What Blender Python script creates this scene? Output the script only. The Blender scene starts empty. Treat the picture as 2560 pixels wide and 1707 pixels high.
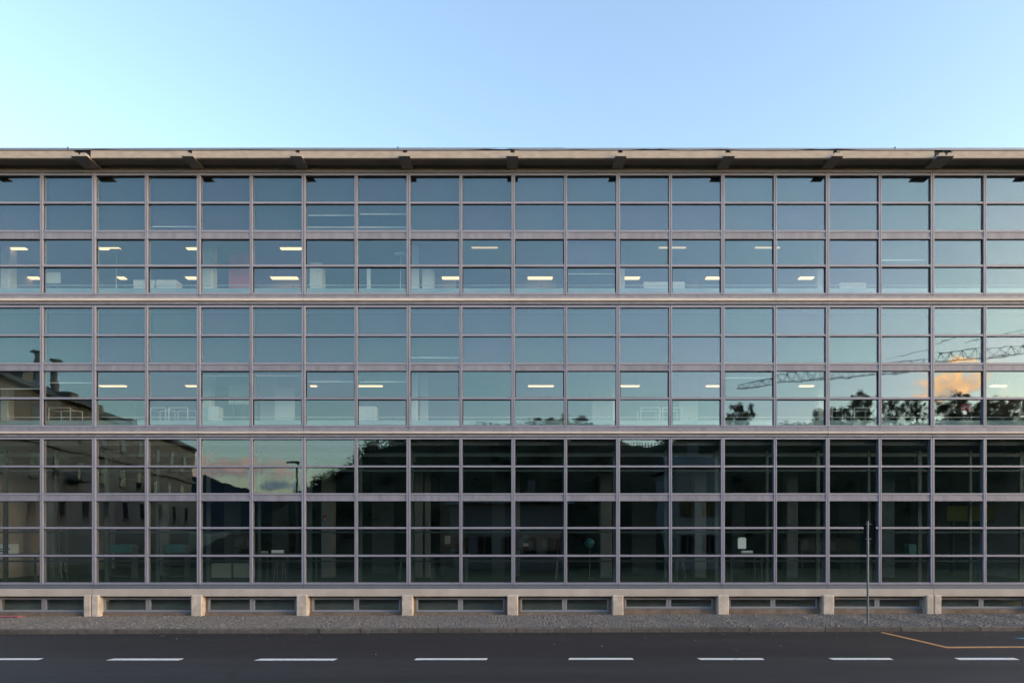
import bpy, bmesh, math, random
from mathutils import Vector, Matrix
random.seed(7)
R = math.radians
SC = bpy.context.scene
COL = SC.collection

# ------------------------------------------------------------------ camera
F, D, H, YH = 1640.0, 20.0, 2.63, 1330.0      # focal length in photo pixels, metres to the facade, eye height, horizon row
cam_d = bpy.data.cameras.new('camera'); cam = bpy.data.objects.new('camera', cam_d); COL.objects.link(cam)
cam.location = (0, -D, H); cam.rotation_euler = (R(90), 0, 0)
cam_d.sensor_width = 36; cam_d.lens = 36 * F / 2560
cam_d.shift_y = (YH - 853.5) / 2560
cam_d.clip_start = 0.1; cam_d.clip_end = 20000
SC.camera = cam

# ------------------------------------------------------------------ sky and sun
SUN_AZ, SUN_EL = 113.0, 12.0                    # degrees clockwise from the view direction (+y), degrees up
SKY_STRENGTH = 0.13
W = bpy.data.worlds.new('World'); SC.world = W; W.use_nodes = True
nt = W.node_tree; nt.nodes.clear()
def wn(t, **kw):
    n = nt.nodes.new(t)
    for k, v in kw.items(): setattr(n, k, v)
    return n
sky = wn('ShaderNodeTexSky'); sky.sky_type = 'NISHITA'; sky.sun_disc = False
sky.sun_elevation = R(SUN_EL); sky.sun_rotation = R(SUN_AZ)
sky.altitude = 300; sky.air_density = 1.15; sky.dust_density = 2.0; sky.ozone_density = 1.25
bg = wn('ShaderNodeBackground'); bg.inputs['Strength'].default_value = SKY_STRENGTH
wout = wn('ShaderNodeOutputWorld'); nt.links.new(bg.outputs[0], wout.inputs[0])
tc = wn('ShaderNodeTexCoord')
def vmath(op, a, b):
    n = wn('ShaderNodeVectorMath', operation=op); nt.links.new(a, n.inputs[0])
    if isinstance(b, (tuple, Vector)): n.inputs[1].default_value = b
    else: nt.links.new(b, n.inputs[1])
    return n.outputs['Value'] if op == 'DOT_PRODUCT' else n.outputs['Vector']
def fmath(op, a, b=None, c=None):
    n = wn('ShaderNodeMath', operation=op)
    for i, v in enumerate((a, b, c)):
        if v is None: continue
        if isinstance(v, (int, float)): n.inputs[i].default_value = v
        else: nt.links.new(v, n.inputs[i])
    return n.outputs[0]
dirv = tc.outputs['Generated']
cur = sky.outputs[0]
def cloud(px, py, wpx, hpx, lit, shade, nscale, dens):
    """evening cloud low in the sky on the camera's side of the street, seen in the glass"""
    global cur
    c = Vector(((px-1280)/F, -1, (YH-py)/F)).normalized()
    e1 = c.cross(Vector((0, 0, 1))).normalized(); e2 = e1.cross(c).normalized()
    u = fmath('DIVIDE', vmath('DOT_PRODUCT', dirv, e1), wpx/F/2)
    v = fmath('DIVIDE', vmath('DOT_PRODUCT', dirv, e2), hpx/F/2)
    w = vmath('DOT_PRODUCT', dirv, c)
    r = fmath('SQRT', fmath('ADD', fmath('MULTIPLY', u, u), fmath('MULTIPLY', v, v)))
    ns = wn('ShaderNodeTexNoise'); ns.inputs['Scale'].default_value = nscale; ns.inputs['Detail'].default_value = 6
    ns.inputs['Roughness'].default_value = 0.62
    nt.links.new(dirv, ns.inputs['Vector'])
    m = fmath('ADD', fmath('SUBTRACT', 1.0, r), fmath('MULTIPLY', fmath('SUBTRACT', ns.outputs[0], 0.5), 3.6))
    mr = wn('ShaderNodeMapRange'); mr.interpolation_type = 'SMOOTHSTEP'
    mr.inputs['From Min'].default_value = 0.05; mr.inputs['From Max'].default_value = 0.75; mr.inputs['To Max'].default_value = dens
    nt.links.new(m, mr.inputs['Value'])
    fac = fmath('MULTIPLY', mr.outputs[0], fmath('GREATER_THAN', w, 0.5))
    cm = wn('ShaderNodeMixRGB', use_clamp=False); cm.inputs[1].default_value = (*shade, 1); cm.inputs[2].default_value = (*lit, 1)
    kk = wn('ShaderNodeClamp'); nt.links.new(kk.outputs[0], cm.inputs[0])
    nt.links.new(fmath('ADD', fmath('MULTIPLY', v, 0.3), fmath('MULTIPLY_ADD', ns.outputs[0], 3.0, -0.95)), kk.inputs[0])
    mx = wn('ShaderNodeMixRGB'); nt.links.new(fac, mx.inputs[0]); nt.links.new(cur, mx.inputs[1]); nt.links.new(cm.outputs[0], mx.inputs[2])
    cur = mx.outputs[0]
cloud(2378, 962, 150, 88, (15.0, 7.2, 2.8), (3.8, 2.7, 2.5), 48, 0.95)
cloud(575, 1172, 270, 66, (3.9, 2.5, 2.0), (0.55, 0.8, 1.0), 26, 1.0)
cloud(680, 1212, 110, 34, (1.2, 1.5, 1.8), (0.6, 0.85, 1.05), 30, 0.9)
nt.links.new(cur, bg.inputs['Color'])

sd = bpy.data.lights.new('sun', 'SUN'); sd.energy = 0.14; sd.angle = R(14); sd.color = (1.0, 0.88, 0.78)
sun = bpy.data.objects.new('sun', sd); COL.objects.link(sun); sun.location = (30, -30, 40)
az, el = R(SUN_AZ), R(16)
sdir = Vector((math.sin(az)*math.cos(el), math.cos(az)*math.cos(el), math.sin(el)))
sun.rotation_euler = sdir.to_track_quat('Z', 'Y').to_euler()

SC.view_settings.view_transform = 'Standard'; SC.view_settings.look = 'None'
SC.view_settings.exposure = 2.03; SC.view_settings.gamma = 1.0
SC.render.engine = 'CYCLES'
SC.cycles.max_bounces = 10; SC.cycles.transparent_max_bounces = 16; SC.cycles.caustics_reflective = False; SC.cycles.caustics_refractive = False
SC.cycles.sample_clamp_indirect = 4.0

# ------------------------------------------------------------------ helpers
def zf(py, d=D): return H + (YH - py) / F * d
def xf(px, d=D): return (px - 1280) / F * d
def P(px, py, d): return Vector((xf(px, d), d - D, zf(py, d)))
def RP(px, py, d): return Vector((xf(px, d), 20.12 - d, zf(py, d)))    # a thing seen mirrored in the glass, d metres along the mirrored ray

def tag(o, label=None, cat=None, group=None, kind=None):
    if label: o['label'] = label
    if cat: o['category'] = cat
    if group: o['group'] = group
    if kind: o['kind'] = kind
    return o
def empty(name, loc=(0, 0, 0)):
    o = bpy.data.objects.new(name, None); COL.objects.link(o); o.location = loc; o.empty_display_size = 0.3
    return o
def link(name, me, mat=None, parent=None, loc=(0, 0, 0), rot=(0, 0, 0)):
    o = bpy.data.objects.new(name, me); COL.objects.link(o)
    o.location = loc; o.rotation_euler = rot
    if mat is not None and len(me.materials) == 0: me.materials.append(mat)
    if parent is not None: o.parent = parent
    return o
class MB:
    def __init__(s): s.v = []; s.f = []
    def box(s, x0, x1, y0, y1, z0, z1):
        b = len(s.v)
        s.v += [(x0,y0,z0),(x1,y0,z0),(x1,y1,z0),(x0,y1,z0),(x0,y0,z1),(x1,y0,z1),(x1,y1,z1),(x0,y1,z1)]
        s.f += [[b+i for i in q] for q in ((0,3,2,1),(4,5,6,7),(0,1,5,4),(1,2,6,5),(2,3,7,6),(3,0,4,7))]
        return s
    def prism(s, prof, axis, a, b_):
        """extrude a closed 2D outline along an axis (0=x with (y,z), 1=y with (x,z), 2=z with (x,y))"""
        n = len(prof); b = len(s.v)
        for t in (a, b_):
            for (p, q) in prof:
                s.v.append((t,p,q) if axis == 0 else (p,t,q) if axis == 1 else (p,q,t))
        s.f.append([b+i for i in range(n)][::-1]); s.f.append([b+n+i for i in range(n)])
        for i in range(n): j = (i+1) % n; s.f.append([b+i, b+j, b+n+j, b+n+i])
        return s
    def tube(s, p, q, r, n=8, r2=None):
        p, q = Vector(p), Vector(q); d = (q-p).normalized(); r2 = r if r2 is None else r2
        a = d.orthogonal().normalized(); c = d.cross(a); b = len(s.v)
        for (o, rr) in ((p, r), (q, r2)):
            for i in range(n):
                t = 2*math.pi*i/n; s.v.append(tuple(o + a*math.cos(t)*rr + c*math.sin(t)*rr))
        for i in range(n): j = (i+1) % n; s.f.append([b+i, b+j, b+n+j, b+n+i])
        s.f.append([b+i for i in range(n)][::-1]); s.f.append([b+n+i for i in range(n)])
        return s
    def mesh(s, name, mat=None, fix=True):
        me = bpy.data.meshes.new(name); me.from_pydata(s.v, [], s.f)
        if fix:
            bm = bmesh.new(); bm.from_mesh(me); bmesh.ops.recalc_face_normals(bm, faces=bm.faces); bm.to_mesh(me); bm.free()
        me.update()
        if mat is not None: me.materials.append(mat)
        return me
    def build(s, name, mat, parent=None, loc=(0,0,0), rot=(0,0,0)): return link(name, s.mesh(name, mat), None, parent, loc, rot)
def bx(name, mat, x0, x1, y0, y1, z0, z1, parent=None):
    """one box with its own origin at its centre base"""
    cx, cy = (x0+x1)/2, (y0+y1)/2
    return MB().box(x0-cx, x1-cx, y0-cy, y1-cy, 0, z1-z0).build(name, mat, parent, (cx, cy, z0))
_cache = {}
def cbox(name, mat, w, d_, h):
    k = (name, mat.name, round(w,4), round(d_,4), round(h,4))
    if k not in _cache: _cache[k] = MB().box(-w/2, w/2, 0, d_, 0, h).mesh(name, mat)
    return _cache[k]

# ------------------------------------------------------------------ materials
def new_mat(name):
    m = bpy.data.materials.new(name); m.use_nodes = True
    return m, m.node_tree, m.node_tree.nodes['Principled BSDF']
def mat(name, col, rough=0.6, metal=0.0, var=0.12, scale=3.0, bump=0.0, bscale=40.0, obj_var=0.0, spec=0.4, col2=None, stretch=None, island=0.0):
    m, t, p = new_mat(name)
    N, L = t.nodes, t.links
    co = N.new('ShaderNodeTexCoord'); ge = N.new('ShaderNodeNewGeometry')
    vec = ge.outputs['Position']
    if stretch:
        mp = N.new('ShaderNodeMapping'); mp.inputs['Scale'].default_value = stretch; L.new(vec, mp.inputs[0]); vec = mp.outputs[0]
    ns = N.new('ShaderNodeTexNoise'); ns.inputs['Scale'].default_value = scale; ns.inputs['Detail'].default_value = 7; ns.inputs['Roughness'].default_value = 0.6
    L.new(vec, ns.inputs['Vector'])
    ramp = N.new('ShaderNodeMapRange'); ramp.inputs['From Min'].default_value = 0.3; ramp.inputs['From Max'].default_value = 0.7
    L.new(ns.outputs[0], ramp.inputs[0])
    mx = N.new('ShaderNodeMixRGB'); L.new(ramp.outputs[0], mx.inputs[0])
    a = tuple(c*(1-var) for c in col) if col2 is None else col2
    b = tuple(min(1, c*(1+var)) for c in col)
    mx.inputs[1].default_value = (*a, 1); mx.inputs[2].default_value = (*b, 1)
    out = mx.outputs[0]
    if obj_var or island:
        hs = N.new('ShaderNodeHueSaturation'); L.new(out, hs.inputs['Color'])
        mr = N.new('ShaderNodeMapRange'); k = obj_var or island
        mr.inputs['To Min'].default_value = 1-k; mr.inputs['To Max'].default_value = 1+k
        if obj_var:
            oi = N.new('ShaderNodeObjectInfo'); L.new(oi.outputs['Random'], mr.inputs[0])
        else: L.new(ge.outputs['Random Per Island'], mr.inputs[0])
        L.new(mr.outputs[0], hs.inputs['Value']); out = hs.outputs[0]
    L.new(out, p.inputs['Base Color'])
    p.inputs['Roughness'].default_value = rough; p.inputs['Metallic'].default_value = metal; p.inputs['Specular IOR Level'].default_value = spec
    if bump:
        nb = N.new('ShaderNodeTexNoise'); nb.inputs['Scale'].default_value = bscale; nb.inputs['Detail'].default_value = 5
        L.new(ge.outputs['Position'], nb.inputs['Vector'])
        bm = N.new('ShaderNodeBump'); bm.inputs['Strength'].default_value = 1; bm.inputs['Distance'].default_value = bump
        L.new(nb.outputs[0], bm.inputs['Height']); L.new(bm.outputs[0], p.inputs['Normal'])
    return m
M = {}
M['metal'] = mat('grey_painted_metal', (0.246, 0.242, 0.306), 0.5, 0.0, 0.07, 1.2, obj_var=0.05, spec=0.5)
M['metal_dirty'] = mat('weathered_grey_metal', (0.226, 0.217, 0.265), 0.55, 0.0, 0.2, 1.6, stretch=(3.0, 1, 0.6), obj_var=0.05)
M['base_metal'] = mat('blue_grey_metal', (0.135, 0.147, 0.18), 0.5, 0.0, 0.08, 1.4, obj_var=0.05)
M['frame_low'] = mat('basement_frame_metal', (0.25, 0.255, 0.29), 0.42, 0.0, 0.07, 1.2)
M['concrete'] = mat('beige_concrete', (0.46, 0.40, 0.36), 0.85, 0, 0.13, 1.5, bump=0.003, bscale=30, stretch=(1, 1, 0.5))
M['concrete_pier'] = mat('beige_pier_concrete', (0.50, 0.425, 0.37), 0.85, 0, 0.24, 4.5, bump=0.004, bscale=25)
M['ledge'] = mat('pale_ledge_concrete', (0.58, 0.495, 0.445), 0.85, 0, 0.10, 1.5, stretch=(1, 1, 0.5))
M['fascia'] = mat('stained_fascia_concrete', (0.39, 0.325, 0.285), 0.85, 0, 0.16, 2.2, bump=0.003, bscale=30, stretch=(1.5, 1, 3.5))
M['soffit'] = mat('soffit_concrete', (0.30, 0.25, 0.22), 0.9, 0, 0.12, 2.0)
M['bracket'] = mat('bracket_concrete', (0.36, 0.325, 0.30), 0.9, 0, 0.12, 3.0)
M['plinth'] = mat('stained_plinth', (0.19, 0.14, 0.11), 0.9, 0, 0.35, 3.0, bump=0.004, bscale=30)
M['flash'] = mat('zinc_flashing', (0.23, 0.235, 0.27), 0.4, 0.3, 0.12, 2.0)
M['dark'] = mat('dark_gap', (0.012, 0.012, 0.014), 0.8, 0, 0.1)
M['gasket'] = mat('black_rubber', (0.010, 0.010, 0.012), 0.7, 0, 0.1, spec=0.2)  # near-black for sash frames and for reveal shade painted at pane edges
M['blind'] = mat('grey_roller_blind', (0.030, 0.033, 0.032), 0.9, 0, 0.05, 1.0, obj_var=0.3)
M['bar'] = mat('white_bar', (0.75, 0.78, 0.78), 0.5, 0, 0.03)
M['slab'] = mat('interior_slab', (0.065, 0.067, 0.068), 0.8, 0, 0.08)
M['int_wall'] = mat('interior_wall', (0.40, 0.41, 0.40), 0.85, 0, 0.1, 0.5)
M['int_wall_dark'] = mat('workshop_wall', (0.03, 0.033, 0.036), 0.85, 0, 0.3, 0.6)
M['int_ceiling'] = mat('interior_ceiling', (0.55, 0.55, 0.54), 0.85, 0, 0.06, 0.6)
M['int_floor'] = mat('interior_floor', (0.035, 0.035, 0.035), 0.6, 0, 0.15)
M['cellar'] = mat('grey_cellar_lining', (0.33, 0.34, 0.33), 0.9, 0, 0.2, 2.0)
M['inner'] = mat('inner_green_grey_frame', (0.045, 0.060, 0.058), 0.5, 0, 0.08)
M['parapet'] = mat('teal_grey_parapet', (0.30, 0.40, 0.41), 0.7, 0, 0.08)
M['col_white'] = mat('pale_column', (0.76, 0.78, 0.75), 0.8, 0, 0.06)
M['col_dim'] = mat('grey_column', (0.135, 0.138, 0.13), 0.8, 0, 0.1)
M['white'] = mat('white_laminate', (0.80, 0.82, 0.80), 0.5, 0, 0.04)
M['red'] = mat('red_panel', (0.60, 0.10, 0.15), 0.7, 0, 0.06)
M['bell_red'] = mat('bell_red', (0.16, 0.02, 0.02), 0.6, 0, 0.05)
M['redbright'] = mat('bright_red', (0.80, 0.10, 0.06), 0.6, 0, 0.05)
M['teal'] = mat('teal_plastic', (0.02, 0.14, 0.13), 0.5, 0, 0.1)
M['yellow'] = mat('yellow_paint', (0.30, 0.21, 0.02), 0.6, 0, 0.1)
M['cream'] = mat('cream_door', (0.28, 0.27, 0.21), 0.7, 0, 0.06)
M['grey'] = mat('mid_grey', (0.06, 0.062, 0.065), 0.6, 0, 0.1)
M['darkgrey'] = mat('dark_grey', (0.06, 0.065, 0.07), 0.6, 0, 0.15)
M['sign_back'] = mat('black_sign_back', (0.010, 0.010, 0.013), 0.9, 0, 0.1, spec=0.05)
M['galv'] = mat('galvanised_steel', (0.16, 0.17, 0.19), 0.5, 0.2, 0.12, 8)
M['kerb'] = mat('kerb_stone', (0.10, 0.087, 0.08), 0.85, 0, 0.3, 6, bump=0.006, bscale=30, obj_var=0.18)
M['cobble'] = mat('granite_cobble', (0.165, 0.147, 0.138), 0.8, 0, 0.12, 9, bump=0.002, bscale=80, island=0.2)
M['cobble_o'] = mat('granite_cobble_single', (0.165, 0.147, 0.138), 0.8, 0, 0.12, 9, bump=0.002, bscale=80, obj_var=0.2)
M['joint'] = mat('sand_joint', (0.105, 0.092, 0.082), 0.95, 0, 0.3, 8)
M['ground'] = mat('earth', (0.10, 0.095, 0.07), 0.95, 0, 0.3, 0.3)
M['grass'] = mat('grass', (0.055, 0.075, 0.03), 0.95, 0, 0.4, 0.6, bump=0.05, bscale=6)
M['hill'] = mat('dark_hillside', (0.030, 0.036, 0.018), 0.95, 0, 0.5, 0.5, bump=0.3, bscale=1.5)
M['mountain'] = mat('blue_mountain', (0.028, 0.045, 0.060), 0.95, 0, 0.15, 0.002)  # blue haze of distance is put into the base colour
M['bark'] = mat('bark', (0.06, 0.05, 0.04), 0.9, 0, 0.3, 5)
M['leaf'] = mat('leaf_dark', (0.035, 0.048, 0.018), 0.7, 0, 0.4, 0.8, island=0.4)
M['litter'] = mat('dry_leaf', (0.26, 0.13, 0.05), 0.8, 0, 0.5, 4, island=0.5)
M['house'] = mat('house_render', (0.135, 0.127, 0.12), 0.9, 0, 0.2, 0.4)
M['house_pale'] = mat('pale_house_render', (0.26, 0.25, 0.24), 0.9, 0, 0.14, 0.4)
M['roof_house'] = mat('grey_sheet_roof', (0.07, 0.08, 0.085), 0.7, 0, 0.2, 0.6)
M['crane'] = mat('crane_steel', (0.05, 0.06, 0.07), 0.6, 0, 0.1)
M['paint_y'] = mat('orange_yellow_road_paint', (0.48, 0.24, 0.10), 0.7, 0, 0.22, 6)
M['paint_b'] = mat('blue_road_paint', (0.05, 0.24, 0.34), 0.7, 0, 0.15, 6)

def paint_white():
    m, t, p = new_mat('white_road_paint'); N, L = t.nodes, t.links
    ge = N.new('ShaderNodeNewGeometry'); ns = N.new('ShaderNodeTexNoise'); ns.inputs['Scale'].default_value = 14; ns.inputs['Detail'].default_value = 8
    L.new(ge.outputs['Position'], ns.inputs['Vector'])
    cr = N.new('ShaderNodeValToRGB'); cr.color_ramp.elements[0].position = 0.28; cr.color_ramp.elements[0].color = (0.2, 0.2, 0.21, 1)
    cr.color_ramp.elements[1].position = 0.42; cr.color_ramp.elements[1].color = (0.72, 0.71, 0.70, 1)
    L.new(ns.outputs[0], cr.inputs[0]); L.new(cr.outputs[0], p.inputs['Base Color']); p.inputs['Roughness'].default_value = 0.6
    return m
M['paint_w'] = paint_white()

def asphalt():
    m, t, p = new_mat('asphalt'); N, L = t.nodes, t.links
    ge = N.new('ShaderNodeNewGeometry')
    def noise(sc, det=6, st=None):
        n = N.new('ShaderNodeTexNoise'); n.inputs['Scale'].default_value = sc; n.inputs['Detail'].default_value = det
        if st:
            mp = N.new('ShaderNodeMapping'); mp.inputs['Scale'].default_value = st; L.new(ge.outputs['Position'], mp.inputs[0]); L.new(mp.outputs[0], n.inputs['Vector'])
        else: L.new(ge.outputs['Position'], n.inputs['Vector'])
        return n
    big = noise(0.9, 5, (0.10, 1.0, 1)); fine = noise(160, 3); med = noise(3.0, 8, (0.4, 1, 1))
    # the lane next to the kerb is an older, browner layer than the lane beyond the centre seam
    sx = N.new('ShaderNodeSeparateXYZ'); L.new(ge.outputs['Position'], sx.inputs[0])
    wob = N.new('ShaderNodeMath'); wob.operation = 'MULTIPLY_ADD'; wob.inputs[1].default_value = 0.12; L.new(med.outputs[0], wob.inputs[0]); L.new(sx.outputs['Y'], wob.inputs[2])
    mr = N.new('ShaderNodeMapRange'); mr.inputs['From Min'].default_value = -6.35; mr.inputs['From Max'].default_value = -6.1; L.new(wob.outputs[0], mr.inputs[0])
    c1 = N.new('ShaderNodeMixRGB'); c1.inputs[1].default_value = (0.0275, 0.0245, 0.0275, 1); c1.inputs[2].default_value = (0.0215, 0.0175, 0.0192, 1); L.new(mr.outputs[0], c1.inputs[0])
    def mul(col, fac_node, lo, hi):
        r = N.new('ShaderNodeMapRange'); r.inputs['From Min'].default_value = 0.3; r.inputs['From Max'].default_value = 0.7
        r.inputs['To Min'].default_value = lo; r.inputs['To Max'].default_value = hi; L.new(fac_node.outputs[0], r.inputs[0])
        x = N.new('ShaderNodeVectorMath'); x.operation = 'SCALE'; L.new(col, x.inputs[0]); L.new(r.outputs[0], x.inputs['Scale']); return x.outputs[0]
    vor = N.new('ShaderNodeTexVoronoi'); vor.feature = 'DISTANCE_TO_EDGE'; vor.inputs['Scale'].default_value = 0.9
    wv = N.new('ShaderNodeVectorMath'); wv.operation = 'MULTIPLY_ADD'; L.new(med.outputs['Color'], wv.inputs[0]); wv.inputs[1].default_value = (0.9, 0.9, 0); L.new(ge.outputs['Position'], wv.inputs[2]); L.new(wv.outputs[0], vor.inputs['Vector'])
    ck = N.new('ShaderNodeMapRange'); ck.inputs['From Max'].default_value = 0.02; L.new(vor.outputs['Distance'], ck.inputs[0])
    old = N.new('ShaderNodeMapRange'); old.inputs['From Min'].default_value = 0.5; old.inputs['From Max'].default_value = 0.62; L.new(big.outputs[0], old.inputs[0])   # only the older patches are cracked
    km = N.new('ShaderNodeMath'); km.operation = 'MAXIMUM'; inv = N.new('ShaderNodeMath'); inv.operation = 'SUBTRACT'; inv.inputs[0].default_value = 1.0; L.new(old.outputs[0], inv.inputs[1]); L.new(ck.outputs[0], km.inputs[0]); L.new(inv.outputs[0], km.inputs[1])
    kr = N.new('ShaderNodeMapRange'); kr.inputs['To Min'].default_value = 0.45; kr.inputs['To Max'].default_value = 1.0; L.new(km.outputs[0], kr.inputs[0])
    cx = N.new('ShaderNodeVectorMath'); cx.operation = 'SCALE'; L.new(c1.outputs[0], cx.inputs[0]); L.new(kr.outputs[0], cx.inputs['Scale'])
    c = mul(cx.outputs[0], big, 0.70, 1.25); c = mul(c, med, 0.86, 1.14); c = mul(c, fine, 0.65, 1.35)
    L.new(c, p.inputs['Base Color']); p.inputs['Roughness'].default_value = 0.82; p.inputs['Specular IOR Level'].default_value = 0.35
    b = N.new('ShaderNodeBump'); b.inputs['Distance'].default_value = 0.004; L.new(fine.outputs[0], b.inputs['Height']); L.new(b.outputs[0], p.inputs['Normal'])
    return m
M['asphalt'] = asphalt()

def glass(name, tint, f0, refl, wave, rv=0.06):
    """coated pane: tinted see-through plus a mirror reflection that grows towards grazing angles (Schlick), with slight waviness"""
    m, t, p = new_mat(name); N, L = t.nodes, t.links; N.remove(p)
    out = N['Material Output']
    co = N.new('ShaderNodeTexCoord'); oi = N.new('ShaderNodeObjectInfo')
    add = N.new('ShaderNodeVectorMath'); add.operation = 'ADD'
    sc = N.new('ShaderNodeVectorMath'); sc.operation = 'SCALE'; sc.inputs['Scale'].default_value = 37.0
    cmb = N.new('ShaderNodeCombineXYZ'); L.new(oi.outputs['Random'], cmb.inputs[0]); L.new(oi.outputs['Random'], cmb.inputs[2]); L.new(cmb.outputs[0], sc.inputs[0])
    L.new(co.outputs['Object'], add.inputs[0]); L.new(sc.outputs[0], add.inputs[1])
    ns = N.new('ShaderNodeTexNoise'); ns.inputs['Scale'].default_value = 1.3; ns.inputs['Detail'].default_value = 2; L.new(add.outputs[0], ns.inputs['Vector'])
    bp = N.new('ShaderNodeBump'); bp.inputs['Strength'].default_value = 1; bp.inputs['Distance'].default_value = wave; L.new(ns.outputs[0], bp.inputs['Height'])
    gl = N.new('ShaderNodeBsdfGlossy'); gl.inputs['Roughness'].default_value = 0.012; L.new(bp.outputs[0], gl.inputs['Normal'])
    rc = N.new('ShaderNodeMixRGB'); L.new(oi.outputs['Random'], rc.inputs[0])
    rc.inputs[1].default_value = (refl[0]*(1-rv), refl[1]*(1+rv*0.3), refl[2]*(1-rv), 1); rc.inputs[2].default_value = (refl[0]*(1+rv*.6), refl[1]*(1-rv*.4), min(1.0, refl[2]*(1+rv)), 1)
    L.new(rc.outputs[0], gl.inputs['Color'])
    tr = N.new('ShaderNodeBsdfTransparent'); tr.inputs['Color'].default_value = (*tint, 1)
    lw = N.new('ShaderNodeLayerWeight'); lw.inputs['Blend'].default_value = 0.5
    pw = N.new('ShaderNodeMath'); pw.operation = 'POWER'; pw.inputs[1].default_value = 4.0; L.new(lw.outputs['Facing'], pw.inputs[0])
    mr = N.new('ShaderNodeMapRange'); mr.inputs['To Min'].default_value = f0; mr.inputs['To Max'].default_value = 1.0; L.new(pw.outputs[0], mr.inputs[0])
    mx = N.new('ShaderNodeMixShader'); L.new(mr.outputs[0], mx.inputs[0]); L.new(tr.outputs[0], mx.inputs[1]); L.new(gl.outputs[0], mx.inputs[2])
    L.new(mx.outputs[0], out.inputs['Surface'])
    return m
M['glass'] = glass('facade_glass', (0.915, 0.945, 0.94), 0.10, (0.78, 0.92, 1.0), 0.0011, 0.05)
M['glass_low'] = glass('basement_glass', (0.80, 0.84, 0.83), 0.06, (0.95, 1, 1), 0.0008)
M['glass_house'] = glass('house_glass', (0.4, 0.4, 0.4), 0.03, (1, 1, 1), 0.001)

def emis(name, col, s):
    m, t, p = new_mat(name); p.inputs['Base Color'].default_value = (0.8, 0.78, 0.7, 1)
    p.inputs['Emission Color'].default_value = (*col, 1); p.inputs['Emission Strength'].default_value = s
    return m
M['lamp'] = emis('lit_diffuser', (1.0, 0.62, 0.30), 0.5)
M['lamp_dim'] = emis('dim_lit_diffuser', (1.0, 0.68, 0.36), 0.2)

# ------------------------------------------------------------------ setting: ground, road, kerb, pavement
KY = -2.80                                     # road edge of the kerb
SL = 0.0030                                    # the street climbs slightly to the right
def sz(x): return 0.12 + SL * max(-25, min(25, x))
def rz(x, y):
    k = max(0.0, min(1.0, (y + 6.2) / (KY + 6.2)))
    return SL * max(-25, min(25, x)) * k
def sheet(name, mt, xs, ys, zfun):
    v = [(x, y, zfun(x, y)) for y in ys for x in xs]; n = len(xs)
    f = [(j*n+i, j*n+i+1, (j+1)*n+i+1, (j+1)*n+i) for j in range(len(ys)-1) for i in range(n-1)]
    me = bpy.data.meshes.new(name); me.from_pydata(v, [], f); me.update()
    return tag(link(name, me, mt), kind='structure')
XS = [-400, -25] + [-20 + 4*i for i in range(11)] + [25, 400]
ground = sheet('ground', M['ground'], [-6000, -400, 0, 400, 6000], [-6000, -400, 0, 400, 6000], lambda x, y: -0.35)
road = sheet('road', M['asphalt'], XS, [-9.9, -8.5, -6.2, -4.5, KY], rz)
far_path = tag(MB().box(-400, 400, -12.6, -9.9, -0.3, 0.11).build('far_pavement', M['asphalt']), kind='structure')
verge = sheet('verge', M['grass'], [-400, -100, 0, 100, 400], [-400, -100, -30, -12.6], lambda x, y: 0.05)

# pavement bed and cobbles laid in segmental arcs
PX = 19.0
bed = sheet('pavement', M['joint'], [-400, -25] + [-20 + 4*i for i in range(11)] + [25, 400], [KY + 0.14, -1.3, 0.40], lambda x, y: sz(x) - 0.012)
def stone_verts(w, l, h):
    a, b = w/2, l/2; c = 0.80
    return [(-a,-b,-h),(a,-b,-h),(a,b,-h),(-a,b,-h),(-a*c,-b*c,0),(a*c,-b*c,0),(a*c,b*c,0),(-a*c,b*c,0)], \
           [(4,5,6,7),(0,1,5,4),(1,2,6,5),(2,3,7,6),(3,0,4,7)]
stones = []
FAN = 1.25; ST = 0.098
for r in range(-4, 31):
    x = -PX + random.uniform(0, 0.05)
    while x < PX:
        u = ((x + 0.3) % FAN) / FAN - 0.5
        y = KY + 0.21 + r*ST + 0.26*math.cos(math.pi*u)*1.0 + random.uniform(-.008, .008)
        slope = -0.26*math.pi/FAN*math.sin(math.pi*u)
        w = random.uniform(0.078, 0.104)
        if KY + 0.19 < y < 0.0: stones.append((x, y, math.atan(slope)*0.9 + random.uniform(-.12, .12), w, random.uniform(0.078, 0.098), random.uniform(-0.006, 0.008)))
        x += w + 0.008
stones.sort(key=lambda s: s[1])
near = [s for s in stones if abs(s[0]) < 15.4][:300]; nearset = set(map(id, near))
shapes = []
for i in range(6):
    vv, ff = stone_verts(random.uniform(.082, .1), random.uniform(.08, .096), 0.03)
    me = bpy.data.meshes.new('cobblestone'); me.from_pydata([(a+random.uniform(-.006,.006), b+random.uniform(-.006,.006), c) for a, b, c in vv], [], ff); me.materials.append(M['cobble_o']); shapes.append(me)
for s in near: link('cobblestone', random.choice(shapes), None, bed, (s[0], s[1], sz(s[0]) + s[5]), (random.uniform(-.06,.06), random.uniform(-.06,.06), s[2]))
V, Fc = [], []
for s in stones:
    if id(s) in nearset: continue
    vv, ff = stone_verts(s[3], s[4], 0.03); b = len(V); ca, sa = math.cos(s[2]), math.sin(s[2]); tx, ty = random.uniform(-.08,.08), random.uniform(-.08,.08)
    for (a, c, z) in vv: V.append((s[0]+a*ca-c*sa, s[1]+a*sa+c*ca, sz(s[0])+s[5]+z+a*tx+c*ty))
    Fc += [[b+i for i in q] for q in ff]
me = bpy.data.meshes.new('cobblestones'); me.from_pydata(V, [], Fc); me.update()
tag(link('cobblestones', me, M['cobble'], bed), kind='stuff')

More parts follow.
